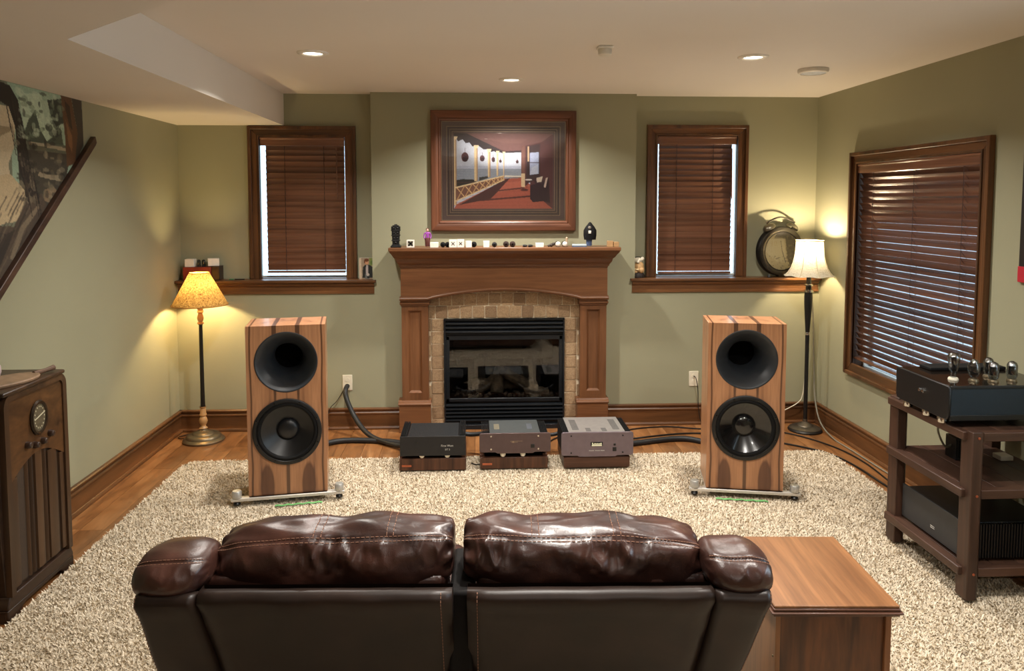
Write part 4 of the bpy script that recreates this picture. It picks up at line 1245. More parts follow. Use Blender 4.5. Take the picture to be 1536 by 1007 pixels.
cable('thin_cable', [(-.965, BRY - .008, .31), (-1.02, BRY - .014, .22), (-1.07, BRY - .032, .165), (-1.11, BRY - .05, .05), (-1.15, BRY - .07, .006)], .003, CORD_B, 'thin dark wire slanting down from the left outlet', n=6)

# ================================================================== FLOOR LAMPS
def bulb(t, z, strength, rgb, r=.028):
    o = MB().ball((0, 0, z), r, 16, 10, (1, 1, 1.15)).build('bulb', emit('bulb_glow_%d' % int(z * 100), rgb, strength), t, smooth=60)
    return o
lL = thing('floor_lamp', 'brass-footed floor lamp with a yellow burlap cone shade in the left corner', 'lamp', (-1.925, 5.36, 0))
MB().lathe([(.0001, 0), (.140, 0), (.142, .012), (.132, .022), (.120, .026), (.116, .040), (.106, .048), (.078, .052), (.07, .062), (.048, .070), (.028, .078), (.022, .088)], 40, cap=False).build('base', BRASS, lL, smooth=40)
TURN = plain('amber_turned_wood', (188, 144, 92), .35)
MB().lathe([(.022, .086), (.030, .092), (.018, .104), (.016, .112), (.026, .128), (.030, .145), (.024, .165), (.016, .178), (.024, .184), (.024, .192), (.020, .20), (.020, .225), (.016, .235), (.022, .240), (.022, .248)], 24, cap=False).build('lower_turning', TURN, lL, smooth=50)
MB().lathe([(.016, .245), (.014, .40), (.0135, .62), (.0125, .835)], 20, cap=False).build('pole', plain('black_pole', (20, 17, 15), .3), lL, smooth=60)
MB().lathe([(.012, .832), (.022, .838), (.022, .846), (.014, .852), (.020, .866), (.023, .882), (.016, .905), (.014, .915), (.022, .92), (.022, .93), (.016, .935), (.020, .945), (.020, .965)], 24, cap=False).build('upper_turning', TURN, lL, smooth=50)
MB().lathe([(.014, .963), (.016, .99), (.016, 1.03)], 16, cap=False).build('socket', BRASS, lL)
BURLAP = shade_mat('burlap_shade', (92, 60, 26), (204, 164, 96), 1, .09)
sh = MB().lathe([(.187, .972), (.066, 1.200)], 48, cap=False).build('shade', BURLAP, lL, smooth=60)
MB().lathe([(.188, .970), (.189, .975), (.187, .978)], 48, cap=False).lathe([(.067, 1.196), (.067, 1.201), (.065, 1.202)], 48, cap=False).build('shade_rim', plain('shade_binding', (176, 124, 56), .8), sh)
sp = MB().tube([(-.066, 0, 1.19), (.066, 0, 1.19)], .0015, 6).tube([(0, -.066, 1.19), (0, .066, 1.19)], .0015, 6).tube([(.02, 0, 1.19), (.028, 0, 1.10), (.016, 0, 1.03)], .0015, 6)
sp.build('harp', BRASS, lL)
bulb(lL, 1.095, BULB_LEFT, (255, 222, 160))
cable('lamp_cable', [(-2.05, 5.39, .006), (-2.10, 5.39, .006), (-2.125, 5.43, .006), (-2.09, 5.48, .006), (-2.05, 5.53, .006)], .003, CORD_B, 'thin cord loop beside the brass foot of the left lamp', n=6)

lR = thing('floor_lamp', 'black floor lamp with a white bell shade by the right corner', 'lamp', (2.452, 5.375, 0))
MB().lathe([(.0001, 0), (.118, 0), (.122, .010), (.112, .020)], 40, cap=False).build('base_rim', BLACK, lR, smooth=40)
MB().lathe([(.113, .018), (.112, .024), (.086, .036), (.06, .040), (.05, .052), (.03, .058), (.018, .068), (.016, .09)], 40, cap=False).build('base', plain('pewter', (112, 104, 92), .35, .8), lR, smooth=40)
MB().lathe([(.0145, .085), (.014, .50), (.015, .72)], 20, cap=False).build('pole', BLACK, lR, smooth=60)
MB().lathe([(.0165, .718), (.018, .722), (.018, .734), (.0165, .738)], 20, cap=False).build('pole_ring', CHROME, lR)
MB().lathe([(.015, .735), (.019, .80), (.027, .92), (.030, 1.0), (.028, 1.03)], 24, cap=False).build('upper_pole', BLACK, lR, smooth=60)
MB().lathe([(.024, 1.03), (.032, 1.034), (.032, 1.050), (.022, 1.054)], 24, cap=False).lathe([(.022, 1.078), (.030, 1.082), (.030, 1.092), (.02, 1.096)], 24, cap=False).build('collar', CHROME, lR, smooth=40)
MB().lathe([(.022, 1.053), (.020, 1.08)], 20, cap=False).lathe([(.018, 1.095), (.016, 1.15), (.016, 1.21)], 16, cap=False).build('neck', BLACK, lR)
SILKS = shade_mat('ivory_silk_shade', (226, 216, 186), (244, 236, 214), .2, .11)
# bell shade with eight panels
prof = [(.176, 1.154), (.168, 1.160), (.150, 1.180), (.130, 1.212), (.115, 1.252), (.105, 1.295), (.099, 1.340), (.096, 1.385), (.094, 1.412)]
b = MB(); NP = 64
for r_, z in prof:
    for k_ in range(NP):
        a = 2 * PI * k_ / NP
        f = 1 + .022 * (abs(math.cos(a * 4)) ** 6) - .01
        b.v.append((r_ * f * math.cos(a), r_ * f * math.sin(a), z + (.006 * (1 - abs(math.cos(a * 4)) ** 2) if z < 1.156 else 0)))
for i in range(len(prof) - 1):
    for k_ in range(NP):
        k2 = (k_ + 1) % NP; b.f.append((i * NP + k_, i * NP + k2, (i + 1) * NP + k2, (i + 1) * NP + k_))
sh = b.build('shade', SILKS, lR, smooth=60)
rb = MB()
for k_ in range(8):
    a = 2 * PI * k_ / 8
    rb.tube([(r_ * 1.014 * math.cos(a), r_ * 1.014 * math.sin(a), z) for r_, z in prof], .002, 5)
rb.lathe([(.0965, 1.408), (.0975, 1.413), (.095, 1.416)], 48, cap=False)
rb.build('shade_piping', plain('shade_piping_cream', (214, 200, 160), .8), sh, clean=False)
MB().tube([(-.094, 0, 1.405), (.094, 0, 1.405)], .0015, 6).tube([(0, -.094, 1.405), (0, .094, 1.405)], .0015, 6).tube([(.03, 0, 1.405), (.045, 0, 1.30), (.016, 0, 1.20)], .0015, 6).build('harp', BRASS, lR)
bulb(lR, 1.372, BULB_RIGHT, (255, 230, 190), .026)
cable('lamp_cable', [(2.468, 5.40, 1.14), (2.497, 5.43, 1.06), (2.508, 5.46, .8), (2.498, 5.49, .45), (2.49, 5.51, .24), (2.45, 5.51, .17), (2.33, 5.52, .10), (2.25, 5.52, .05), (2.19, 5.52, .01)], .004, CORD_W, 'white cord hanging down behind the white-shaded lamp', n=6)
cable('wall_cable', [(2.535, 5.50, 1.00), (2.56, 5.52, .8), (2.575, 5.52, .45), (2.575, 5.49, .22), (2.570, 5.38, .06), (2.560, 5.15, .008), (2.566, 4.9, .007), (2.573, 4.5, .007), (2.575, 4.0, .007)], .0055, CORD_G, 'grey cord running down the right corner and along the baseboard', n=6)

# ================================================================== THINGS ON THE LEDGES
# red wooden radio box with tubes, left ledge
bx = thing('wooden_box', 'red-brown wooden box on the left ledge behind the yellow lamp', 'box', (-1.995, YB - .112, LZ))
MB().box(-.125, .075, 0, .10, 0, .098).build('front_case', plain('cherry_lacquer', (124, 44, 26), .3), bx, .004)
MB().box(.075, .135, .012, .10, 0, .104).build('end_case', plain('dark_lacquer', (44, 24, 18), .35), bx, .004)
def card_box(x0, x1, y, d, z0, h, label, group, rz=0, mat=PAPER, mark=None, name='tube_box'):
    w_ = (x1 - x0) / 2
    t = thing(name, label, 'box', ((x0 + x1) / 2, y, z0), rz, group)
    MB().box(-w_, w_, -d / 2, d / 2, 0, h).build('carton', mat, t, .0015)
    if mark:
        m = MB()
        s_ = min(w_, h / 2) * .62
        for a in (45, -45):
            c, s = math.cos(R(a)), math.sin(R(a))
            q = [(-s_, -.0025), (s_, -.0025), (s_, .0025), (-s_, .0025)]
            m.prism([(u * c - v * s, h / 2 + u * s + v * c) for u, v in q], -d / 2 - .0008, -d / 2 + .001, 'y')
        m.build('printed_mark', plain('ink', (70, 62, 56), .8), t)
    return t
BZ = LZ + .0985
card_box(-2.110, -2.045, YB - .068, .06, BZ, .056, 'white carton on the red wooden box, left one of two', 'white cartons on the red box')
card_box(-1.955, -1.878, YB - .058, .06, LZ + .1045, .054, 'white carton on the dark end of the wooden box, right one of two', 'white cartons on the red box', R(20))
TUBEG = glass('tube_glass', (.75, .78, .80), .12, .02)
for i, (xx, lab) in enumerate(((-2.018, 'black vacuum tube between the two white cartons, left one'), (-1.984, 'black vacuum tube between the two white cartons, right one'))):
    t = thing('vacuum_tube', lab, 'vacuum tube', (xx, YB - .07, BZ), 0, 'tubes on the red box')
    MB().lathe([(.0001, 0), (.013, 0), (.013, .016), (.010, .018)], 16, cap=False).build('tube_base', BLACK, t)
    MB().lathe([(.011, .017), (.013, .026), (.013, .044), (.008, .051), (.0001, .053)], 16, cap=False).build('tube_envelope', plain('smoked_envelope', (28, 30, 28), .12), t, smooth=60)
gm = MB().box(-1.800, -1.765, YB - .085, YB - .065, LZ, LZ + .008)
tag(gm.build('lighter', plain('green_plastic', (46, 110, 78), .35), None, .003), 'small green plastic stick lying on the left ledge', 'lighter')
pn = MB().tube([(-1.760, YB - .075, LZ + .004), (-1.69, YB - .072, LZ + .004)], .004, 8)
tag(pn.build('pen', BLACK, None), 'small black pen lying beside the green stick on the left ledge', 'pen')

# photo card
pc = thing('photo_card', 'upright photo card of a person in a dark jacket on the left ledge', 'photograph', (-.797, YB - .050, LZ), R(2))
K = Canvas(0, 1, 1, 0, 40, 56, (158, 138, 116))
K.poly((180, 160, 136), [(0, 0), (.2, 0), (.12, 1), (0, 1)]); K.poly((128, 142, 74), [(.66, .62), (1, .62), (1, 1), (.66, 1)]); K.ell((96, 120, 60), .85, .78, .12, .1)
K.poly((38, 40, 38), [(.2, .05), (.24, .55), (.36, .66), (.68, .66), (.86, .56), (.9, .05)])
K.poly((190, 178, 176), [(.42, .25), (.44, .64), (.58, .64), (.58, .25)]); K.poly((110, 112, 110), [(.36, 0), (.38, .25), (.64, .25), (.66, 0)])
K.ell((206, 150, 112), .48, .79, .13, .115); K.ell((108, 62, 34), .48, .89, .15, .075); K.ell((108, 62, 34), .35, .82, .04, .08)
K.ell((200, 190, 180), .55, .20, .1, .06); K.ell((24, 24, 24), .58, .07, .09, .05)
K.grain(.04)
MB().box(-.058, .058, 0, .003, 0, .158).build('card', PAPER, pc)
link('card_print', K.mesh('card_print', lambda u, v: (-.057 + .114 * u, -.001 + 0 * u, .157 - .156 * v)), printed('card_ink', .5), pc)
MB().prism([(.003, .10), (.045, 0), (.042, 0), (.003, .09)], -.02, .02, 'x').build('easel_back', PAPER, pc)

# small figurine on the right ledge
og = thing('figurine', 'small tan and white figurine on the right ledge by the window', 'figurine', (1.240, YB - .062, LZ))
MB().lathe([(.0001, 0), (.052, 0), (.055, .012), (.046, .034), (.03, .042), (.0001, .045)], 20, cap=False, rs=(1, .7)).build('base', plain('dark_stone', (34, 24, 20), .7, bump=.5), og, smooth=60)
f = MB().ball((.008, 0, .080), .042, 16, 10, (.95, .8, 1.15)).ball((.022, -.014, .060), .026, 12, 8).ball((-.02, -.012, .050), .02, 12, 8)
f.build('body', plain('tan_resin', (196, 158, 110), .6, var=.3, nscale=60, bump=.4), og, smooth=60)
MB().ball((.0, -.004, .132), .030, 14, 8, (1.1, .9, .8)).ball((-.03, -.006, .142), .014, 10, 6).ball((.032, -.006, .142), .016, 10, 6).ball((-.004, -.028, .122), .012, 10, 6).build('head', plain('white_resin', (220, 212, 192), .6, var=.25, nscale=70), og, smooth=60)
MB().ball((-.034, .004, .098), .024, 12, 8, (.8, .8, 1.4)).ball((0, .006, .150), .02, 12, 6, (1.6, .8, .5)).build('dark_patch', plain('black_resin', (26, 24, 22), .6), og, smooth=60)
MB().tube([(-.042, -.012, .058), (-.022, -.03, .066), (.0, -.034, .062)], .007, 8).build('arm', plain('cream_resin', (214, 190, 146), .6), og, smooth=60)

# double bell alarm clock
ck = thing('alarm_clock', 'large dark double-bell alarm clock on the right ledge behind the white lamp', 'clock', (2.345, 5.584, LZ), R(11))
MB().lathe([(.176, .02), (.186, .012), (.186, .0), (.176, -.006), (.150, -.004), (.144, .006), (.144, .020)], 56, (0, .02, .200), 'y', cap=False).build('bezel', plain('gunmetal', (58, 55, 49), .35, .7), ck, smooth=40)
MB().lathe([(.180, .018), (.188, .03), (.188, .058), (.175, .070), (.0001, .070)], 56, (0, .02, .200), 'y', cap=False).build('case', plain('dark_steel', (34, 33, 31), .35, .5), ck, smooth=40)
K = Canvas(-1, 1, 1, -1, 90, 90, (196, 184, 140))
K.poly((92, 84, 68), [(.12, 1), (.34, -.4), (.55, -1), (1, -1), (1, 1)]); K.poly((214, 204, 164), [(-.8, .62), (.06, .66), (.30, -.62), (-.3, -.55), (-1, .0)])  # pale and dark patches: reflections in the crystal painted onto the dial
K.poly((66, 58, 46), [(-.3, 1), (1, 1), (.7, .55), (.1, .66), (-.5, .68)])
for i in range(90):
    K.ell(random.choice(((150, 138, 100), (84, 76, 60), (180, 170, 130))), random.uniform(-.9, .9), random.uniform(-1, -.25), random.uniform(.02, .07), random.uniform(.02, .05), .55)
    K.ell(random.choice(((60, 52, 42), (140, 128, 100), (104, 92, 74))), random.uniform(.2, .9), random.uniform(-.6, .8), random.uniform(.02, .06), random.uniform(.03, .09), .55)
K.line((40, 36, 30), 0, 0, .22, -.62, .04); K.line((40, 36, 30), 0, 0, -.1, .55, .03)
K.C *= .72
kp = (K.X ** 2 + K.Y ** 2) < 1
link('dial', K.mesh('dial', lambda u, v: (-.146 + .292 * u, .017 + 0 * u, .200 + .146 - .292 * v), kp), printed('dial_with_reflections', .4), ck)
text('numeral', '10', .055, plain('numeral_ink', (150, 138, 100), .6), ck, (-.075, .0155, .258), (R(90), 0, 0))
MB().lathe([(.0001, .014), (.145, .014)], 48, (0, 0, .200), 'y', cap=False).build('crystal', glass('clock_crystal', (1, 1, 1), .05), ck)
for s in (-1, 1):
    bb_ = MB().lathe([(.050, 0), (.048, .014), (.036, .028), (.014, .036), (.0001, .037)], 24, cap=False)
    o = bb_.build('bell', plain('bell_steel', (140, 134, 118), .3, .9), ck, smooth=60)
    o.location = (s * .095, .045, .372); o.rotation_euler = (0, R(28 * s), 0)
    MB().lathe([(.004, -.06), (.004, .05), (.009, .054), (.0001, .062)], 10, cap=False).build('bell_post', CHROME, o)
    MB().lathe([(.0001, 0), (.016, .002), (.014, .014), (.010, .024)], 12, (s * .10, .025, 0), cap=False).build('foot', BLACK, ck, smooth=40)
MB().tube([(-.118 + .236 * i / 14, .045, .412 + .045 * math.sin(PI * i / 14)) for i in range(15)], .006, 8).build('handle', plain('handle_steel', (70, 66, 58), .35, .8), ck, smooth=60)
MB().lathe([(.0001, 0), (.012, .002), (.012, .018), (.006, .03)], 12, (0, .075, 0), cap=False).build('foot', BLACK, ck)

# ================================================================== THINGS ON THE MANTEL SHELF
SZ = 1.3725
SY = 5.375
tm = thing('totem_statue', 'black carved totem statue at the left end of the mantel shelf', 'statue', (-.553, SY, SZ))
MB().box(-.036, .036, -.026, .026, 0, .014).build('plinth', BLACK, tm, .003)
tb_ = MB()
for hw_, hd, z0, z1 in ((.029, .021, .014, .022), (.024, .017, .022, .046), (.030, .021, .046, .054), (.026, .018, .054, .082), (.031, .021, .082, .090), (.028, .019, .090, .118), (.033, .022, .118, .126), (.031, .020, .126, .150), (.022, .016, .150, .158), (.010, .010, .158, .165)):
    tb_.box(-hw_, hw_, -hd, hd, z0, z1)
for sx in (-1, 1):
    tb_.ball((sx * .014, -.019, .138), .007, 8, 6).ball((sx * .013, -.018, .104), .007, 8, 6).ball((sx * .012, -.017, .068), .007, 8, 6)
tb_.ball((0, -.020, .096), .006, 8, 6).ball((0, -.018, .034), .008, 8, 6).ball((0, -.021, .130), .005, 8, 6)
tb_.build('carved_body', BLACK, tm, .002)
sw = thing('small_ornament', 'small pale square ornament with a dark star beside the totem', 'ornament', (-.449, SY - .01, SZ))
ring(.027, .027, .009, -.012, .012).build('rim', PAPER, sw, .001, loc=(0, 0, .027))
st = MB()
for a in (45, 135):
    c, s = math.cos(R(a)), math.sin(R(a)); q = [(-.023, -.006), (.023, -.006), (.023, .006), (-.023, .006)]
    st.prism([(u * c - v * s, .027 + u * s + v * c) for u, v in q], -.009, .009, 'y')
st.build('star', plain('dark_star', (34, 26, 22), .6), sw)
def figure(label, x, h, coat, legs, skin, hair, cat='figurine', lean=0, cloak=None):
    t = thing('figurine', label, cat, (x, SY, SZ), R(lean)); k_ = h / .14
    # one continuous body: skin modifier
    V = [(0, 0, .062), (0, 0, .085), (0, 0, .104), (0, 0, .113), (-.010, 0, .060), (-.011, 0, .032), (-.011, 0, .006), (.010, 0, .060), (.012, 0, .032), (.012, 0, .006), (-.020, 0, .102), (-.026, -.004, .080), (-.020, -.012, .062), (.020, 0, .102), (.026, -.004, .080), (.020, -.012, .062)]
    E_ = [(0, 1), (1, 2), (2, 3), (0, 4), (4, 5), (5, 6), (0, 7), (7, 8), (8, 9), (2, 10), (10, 11), (11, 12), (2, 13), (13, 14), (14, 15)]
    rad = [.014, .013, .012, .006, .009, .007, .007, .009, .007, .007, .007, .006, .005, .007, .006, .005]
    me = bpy.data.meshes.new('body'); me.from_pydata([(a * k_, b * k_, c * k_) for a, b, c in V], E_, [])
    o = link('body', me, coat, t)
    md = o.modifiers.new('skin', 'SKIN'); o.modifiers.new('sub', 'SUBSURF').levels = 1
    for i, r_ in enumerate(rad): me.skin_vertices[0].data[i].radius = (r_ * k_, r_ * k_ * .85)
    me.skin_vertices[0].data[0].use_root = True
    MB().lathe([(.016, .006), (.018, .034), (.021, .064), (.018, .070)], 12, cap=False, rs=(1, .7)).build('trousers', legs, t, smooth=60).scale = (k_,) * 3
    hd = MB().ball((0, 0, .124), .0105, 12, 8, (.9, 1, 1.15)).ball((0, -.011, .123), .0025, 6, 4).build('head', skin, t, smooth=60); hd.scale = (k_,) * 3
    MB().ball((0, .003, .129), .0112, 12, 8, (.95, 1, .9)).build('hair', hair, t, smooth=60).scale = (k_,) * 3
    if cloak:
        cb = MB().lathe([(.036, .044), (.040, .070), (.040, .10), (.028, .122), (.016, .136), (.008, .148), (.0001, .152)], 14, (.006, .006, 0), cap=False, rs=(1, .8)).build('cloak', cloak, t, smooth=50); cb.scale = (k_,) * 3
        MB().box(-.008, .008, -.030, -.018, .082, .100).build('white_bib', PAPER, t, .002).scale = (k_,) * 3
        MB().ball((0, -.020, .118), .010, 10, 6, (1, .7, 1)).build('face', skin, t).scale = (k_,) * 3
    return t
SKIN = plain('figurine_skin', (206, 158, 138), .5)
figure('small figurine in a purple coat near the picture frame corner', -.330, .138, plain('purple_coat', (140, 62, 150), .5), plain('maroon_trousers', (86, 40, 34), .6), SKIN, plain('auburn_hair', (92, 50, 44), .7), lean=6)
figure('black-cloaked figurine with white bib and blue legs on the mantel', .828, .165, plain('denim', (62, 78, 112), .6), plain('blue_trousers', (62, 78, 112), .6), plain('grey_mask', (120, 112, 100), .6), BLACKM, cloak=BLACKM)
WG = 'white cartons on the mantel'
card_box(-.310, -.252, SY - .01, .05, SZ, .036, 'low white carton beside the purple-coated figurine', WG)
card_box(-.176, -.120, SY - .01, .05, SZ, .054, 'white carton with a printed cross, left one of the touching pair', WG, 0, PAPER, True)
card_box(-.118, -.070, SY - .008, .05, SZ, .056, 'white carton with a printed cross, right one of the touching pair', WG, 0, PAPER, True)
card_box(-.060, -.018, SY - .012, .045, SZ, .045, 'small white carton turned slightly beside a black knob', WG, R(8))
card_box(.067, .110, SY - .006, .045, SZ, .045, 'small white carton standing alone at the middle of the mantel', WG)
card_box(.440, .498, SY - .01, .05, SZ, .030, 'low white and blue carton right of the picture centre', WG, 0, PAPER)
KG = 'dark round knobs on the mantel'
BRN = plain('brown_bakelite', (48, 32, 26), .4)
for xx, r_, m, lab in ((-.221, .019, BLACKM, 'black round knob left of the paired cartons, outer one'), (-.187, .019, BLACKM, 'black round knob touching the paired white cartons'), (.000, .020, BLACKM, 'black round knob beside the small turned carton'),
                       (.147, .018, BLACK, 'black round knob right of the lone white carton'), (.230, .021, BRN, 'brown round knob, left one of the touching pair'), (.276, .021, BRN, 'brown round knob, right one of the touching pair')):
    t = thing('round_knob', lab, 'knob', (xx, SY, SZ), 0, KG)
    MB().lathe([(r_ * .92, .016), (r_, .010), (r_, -.004), (r_ * .85, -.012), (r_ * .4, -.016), (.0001, -.016)], 20, (0, 0, r_), 'y', cap=False).build('knob_body', m, t, smooth=40)
    MB().lathe([(r_ * .3, -.015), (r_ * .3, -.020), (.0001, -.021)], 12, (0, 0, r_), 'y', cap=False).build('knob_hub', BLACKG, t)
for xx, lab in ((.366, 'tiny dark valve lying on the mantel, left one of two'), (.405, 'tiny dark valve lying on the mantel, right one of two')):
    tag(MB().lathe([(.0001, -.016), (.009, -.016), (.009, .004), (.006, .010), (.006, .016), (.0001, .017)], 12, (xx, SY, SZ + .009), 'x', cap=False).build('small_valve', BLACK, None, smooth=40), lab, 'valve', 'tiny valves on the mantel')
for xx, lab in ((.603, 'white-faced black tube lying end-on, left one of two'), (.652, 'white-faced black tube lying end-on, right one of two')):
    t = thing('vacuum_tube', lab, 'vacuum tube', (xx, SY, SZ), 0, 'end-on tubes on the mantel')
    MB().lathe([(.019, -.012), (.0205, -.008), (.0205, .03), (.0001, .032)], 20, (0, 0, .0205), 'y', cap=False).build('tube_body', BLACK, t, smooth=40)
    MB().lathe([(.0192, -.0115), (.016, -.018), (.006, -.021), (.0001, -.021)], 20, (0, 0, .0205), 'y', cap=False).build('tube_end', PAPER, t, smooth=60)
kx = thing('small_ornament', 'small dark and tan ornament just left of the end-on tubes', 'ornament', (.555, SY, SZ))
MB().ball((0, 0, .013), .013, 10, 6).ball((.016, .004, .020), .012, 10, 6).ball((-.018, 0, .009), .009, 10, 6).build('body', plain('speckled_resin', (58, 48, 42), .5, var=.6, nscale=120), kx, smooth=60)
tag(MB().lathe([(.0001, 0), (.008, .0), (.010, .02), (.006, .05), (.010, .062), (.0001, .070)], 12, (.672, SY + .05, SZ), cap=False).build('small_vase', plain('tan_ceramic', (196, 168, 138), .5), None, smooth=60), 'tiny tan vase behind the end-on tubes', 'vase')
gt = thing('glass_tray', 'flat pale blue glass tray on the mantel beside the cloaked figurine', 'tray', (.757, SY, SZ))
MB().box(-.053, .053, -.02, .02, 0, .005).build('tray_base', plain('blue_glass', (84, 100, 130), .15), gt, .002)
MB().box(-.052, .052, -.018, .018, .005, .021).build('tray_block', plain('pale_glass', (176, 190, 196), .12), gt, .004)
KRAFT = plain('kraft_card', (178, 140, 96), .7)
card_box(.960, .999, SY, .04, SZ, .043, 'kraft brown carton at the right end of the mantel, taller one', 'kraft cartons on the mantel', 0, KRAFT)
card_box(1.003, 1.040, SY - .004, .04, SZ, .036, 'kraft brown carton at the right end of the mantel, shorter one', 'kraft cartons on the mantel', R(5), KRAFT)

# ================================================================== CONSOLE RADIO
ra = thing('console_radio', 'antique dark walnut console radio against the left wall', 'radio', (-1.880, 3.04, 0))
# local: x from -.28 (wall side) to 0 (face); y from 0 to .47; face looks +x
RW, RD, RH = .46, .265, .925
def arched(yin, top, n=8):
    """outline in y-z with rounded top shoulders"""
    r_ = .055
    pts = [(yin, .10), (RW - yin, .10)]
    for i in range(n + 1):
        a = R(90 * i / n); pts.append((RW - yin - r_ + r_ * math.cos(a), top - r_ + r_ * math.sin(a)))
    for i in range(n + 1):
        a = R(90 + 90 * i / n); pts.append((yin + r_ - r_ + r_ * math.cos(a) + 0, top - r_ + r_ * math.sin(a)))
    return pts
MB().prism(arched(0, RH), -RD, -.012, 'x').build('cabinet', RADIO_D, ra, .003, smooth=30)
# front frame: shoulders, then burl board above the arch and grille below
fr_ = MB()
def strip_yz(pts_out, pts_in, x0, x1):
    n = len(pts_out)
    for i in range(n - 1):
        a, b_, c, d = pts_out[i], pts_out[i + 1], pts_in[i + 1], pts_in[i]
        fr_.add([(x1, *a), (x1, *b_), (x1, *c), (x1, *d), (x0, *a), (x0, *b_), (x0, *c), (x0, *d)], [(0, 1, 2, 3), (0, 4, 5, 1), (3, 2, 6, 7)])
o_, i_ = [(0, .10)], [(.03, .10)]
for k_ in range(9):
    a = R(180 - 90 * k_ / 8); o_.append((.055 + .055 * math.cos(a), RH - .055 + .055 * math.sin(a))); i_.append((.055 + .025 * math.cos(a), RH - .055 + .025 * math.sin(a)))
for k_ in range(9):
    a = R(90 - 90 * k_ / 8); o_.append((RW - .055 + .055 * math.cos(a), RH - .055 + .055 * math.sin(a))); i_.append((RW - .055 + .025 * math.cos(a), RH - .055 + .025 * math.sin(a)))
o_.append((RW, .10)); i_.append((RW - .03, .10))
strip_yz(o_, i_, -.012, .012)
fr_.build('face_frame', RADIO_Z, ra, smooth=30)
def burl_z(y): return .555 + .075 * math.sin(PI * min(1, max(0, (y - .03) / (RW - .06))))
bu = MB(); N = 20
ys = [.03 + (RW - .06) * i / N for i in range(N + 1)]
for i in range(N):
    a, b_ = ys[i], ys[i + 1]
    def tz(y):
        d = min(y - .03, RW - .03 - y)
        return RH - .055 + math.sqrt(max(0, .025 ** 2 - max(0, .025 - d) ** 2)) if d < .025 else RH - .03
    bu.add([(.006, a, burl_z(a)), (.006, b_, burl_z(b_)), (.006, b_, tz(b_)), (.006, a, tz(a)), (-.012, a, burl_z(a)), (-.012, b_, burl_z(b_)), (-.012, b_, tz(b_)), (-.012, a, tz(a))], [(0, 1, 2, 3), (0, 4, 5, 1)])
bu.build('burl_board', RADIO_B, ra, smooth=30)
MB().box(-.016, -.006, .03, RW - .03, .12, .64).build('grille_cloth', plain('brown_grille_cloth', (58, 43, 29), .9, nscale=400, var=.3), ra)
for y0, y1 in ((.028, .085), (.142, .158), (.172, .188), (.205, .262), (.275, .292), (.30, .375), (.392, .432)):
    MB().prism([(-.014, y0), (.003, y0 + .004), (.006, (y0 + y1) / 2), (.003, y1 - .004), (-.014, y1)], .12, .5551 + .075 * math.sin(PI * ((y0 + y1) / 2 - .03) / (RW - .06)), 'z').build('grille_bar', RADIO_Z, ra, smooth=50)
di = MB().lathe([(.056, 0), (.060, .006), (.056, .014), (.048, .012), (.046, .006)], 36, (.006, .235, .775), 'x', cap=False, rs=(1, 1.25)).build('dial_bezel', plain('bronze_bezel', (58, 46, 34), .35, .5), ra, smooth=40)
MB().lathe([(.050, .008), (.0001, .008)], 36, (.006, .235, .775), 'x', cap=False, rs=(1, 1.25)).build('dial_face', plain('aged_dial', (92, 84, 66), .35, var=.3, nscale=80), di)
pt = MB()
pt.prism([(.198, .768), (.275, .790), (.275, .793), (.198, .771)], .014, .0165, 'x')
for k_ in range(16):
    a = 2 * PI * k_ / 16
    pt.box(.014, .0155, .235 + .036 * math.cos(a) - .0016, .235 + .036 * math.cos(a) + .0016, .775 + .046 * math.sin(a) - .003, .775 + .046 * math.sin(a) + .003)
pt.build('dial_pointer', plain('dial_cream', (206, 196, 166), .5), di)
for k_, (y, z) in enumerate(((.150, .680), (.205, .664), (.262, .664), (.318, .680))):
    MB().lathe([(.015, 0), (.015, .008), (.012, .020), (.010, .022), (.0001, .023)], 18, (.006, y, z), 'x', cap=False).build('knob', plain('bakelite', (54, 36, 26), .3), ra, smooth=40)
for z0, z1, e in ((.0, .055, .018), (.055, .10, .008)):
    b = MB()
    if z0 == 0:
        poly = [(-e, 0), (.06, 0), (.075, .018), (.10, .030), (RW - .10, .030), (RW - .075, .018), (RW - .06, 0), (RW + e, 0), (RW + e, .05), (-e, .05)]
        b.prism(poly, -.01, .004, 'x'); b.box(-RD, -.01, -e, .02, 0, .05).box(-RD, -.01, RW - .02, RW + e, 0, .05)
    else:
        b.prism([(-e - .008, .05), (RW + e + .008, .05), (RW + e + .008, .066), (RW + e, .080), (RW + e - .006, .10), (-e + .006, .10), (-e, .080), (-e - .008, .066)], -RD, .004, 'x')
    b.build('base_moulding', RADIO_D, ra, .004)
MB().box(-RD - .006, .020, -.012, RW - .02, RH - .004, RH + .014).build('top_board', RADIO_Z, ra, .006)
# things on the radio
tb = thing('serving_board', 'flat wooden paddle lying on top of the console radio', 'board', (-1.97, 3.20, RH + .0155), R(70))
MB().lathe([(.0001, 0), (.16, 0), (.165, .008), (.16, .014), (.0001, .014)], 30, cap=False, rs=(1, .55)).build('blade', plain('pale_worn_wood', (146, 118, 92), .5, var=.2), tb, smooth=40)
MB().tube([(.15, 0, .008), (.21, 0, .012), (.25, 0, .016)], [.012, .009, .012], 10).build('handle', plain('worn_wood_handle', (104, 76, 56), .5), tb)
cj = thing('ceramic_jar', 'small pinkish white ceramic jar on top of the console radio at the left edge', 'jar', (-2.09, 3.33, RH + .0145))
MB().lathe([(.0001, 0), (.030, 0), (.036, .02), (.034, .046), (.026, .056), (.028, .064)], 24, cap=False).build('body', plain('pink_white_glaze', (196, 176, 176), .3), cj, smooth=60)
MB().lathe([(.029, .062), (.029, .070), (.018, .076), (.0001, .078)], 24, cap=False).build('lid', plain('brown_stopper', (66, 58, 40), .5), cj, smooth=60)

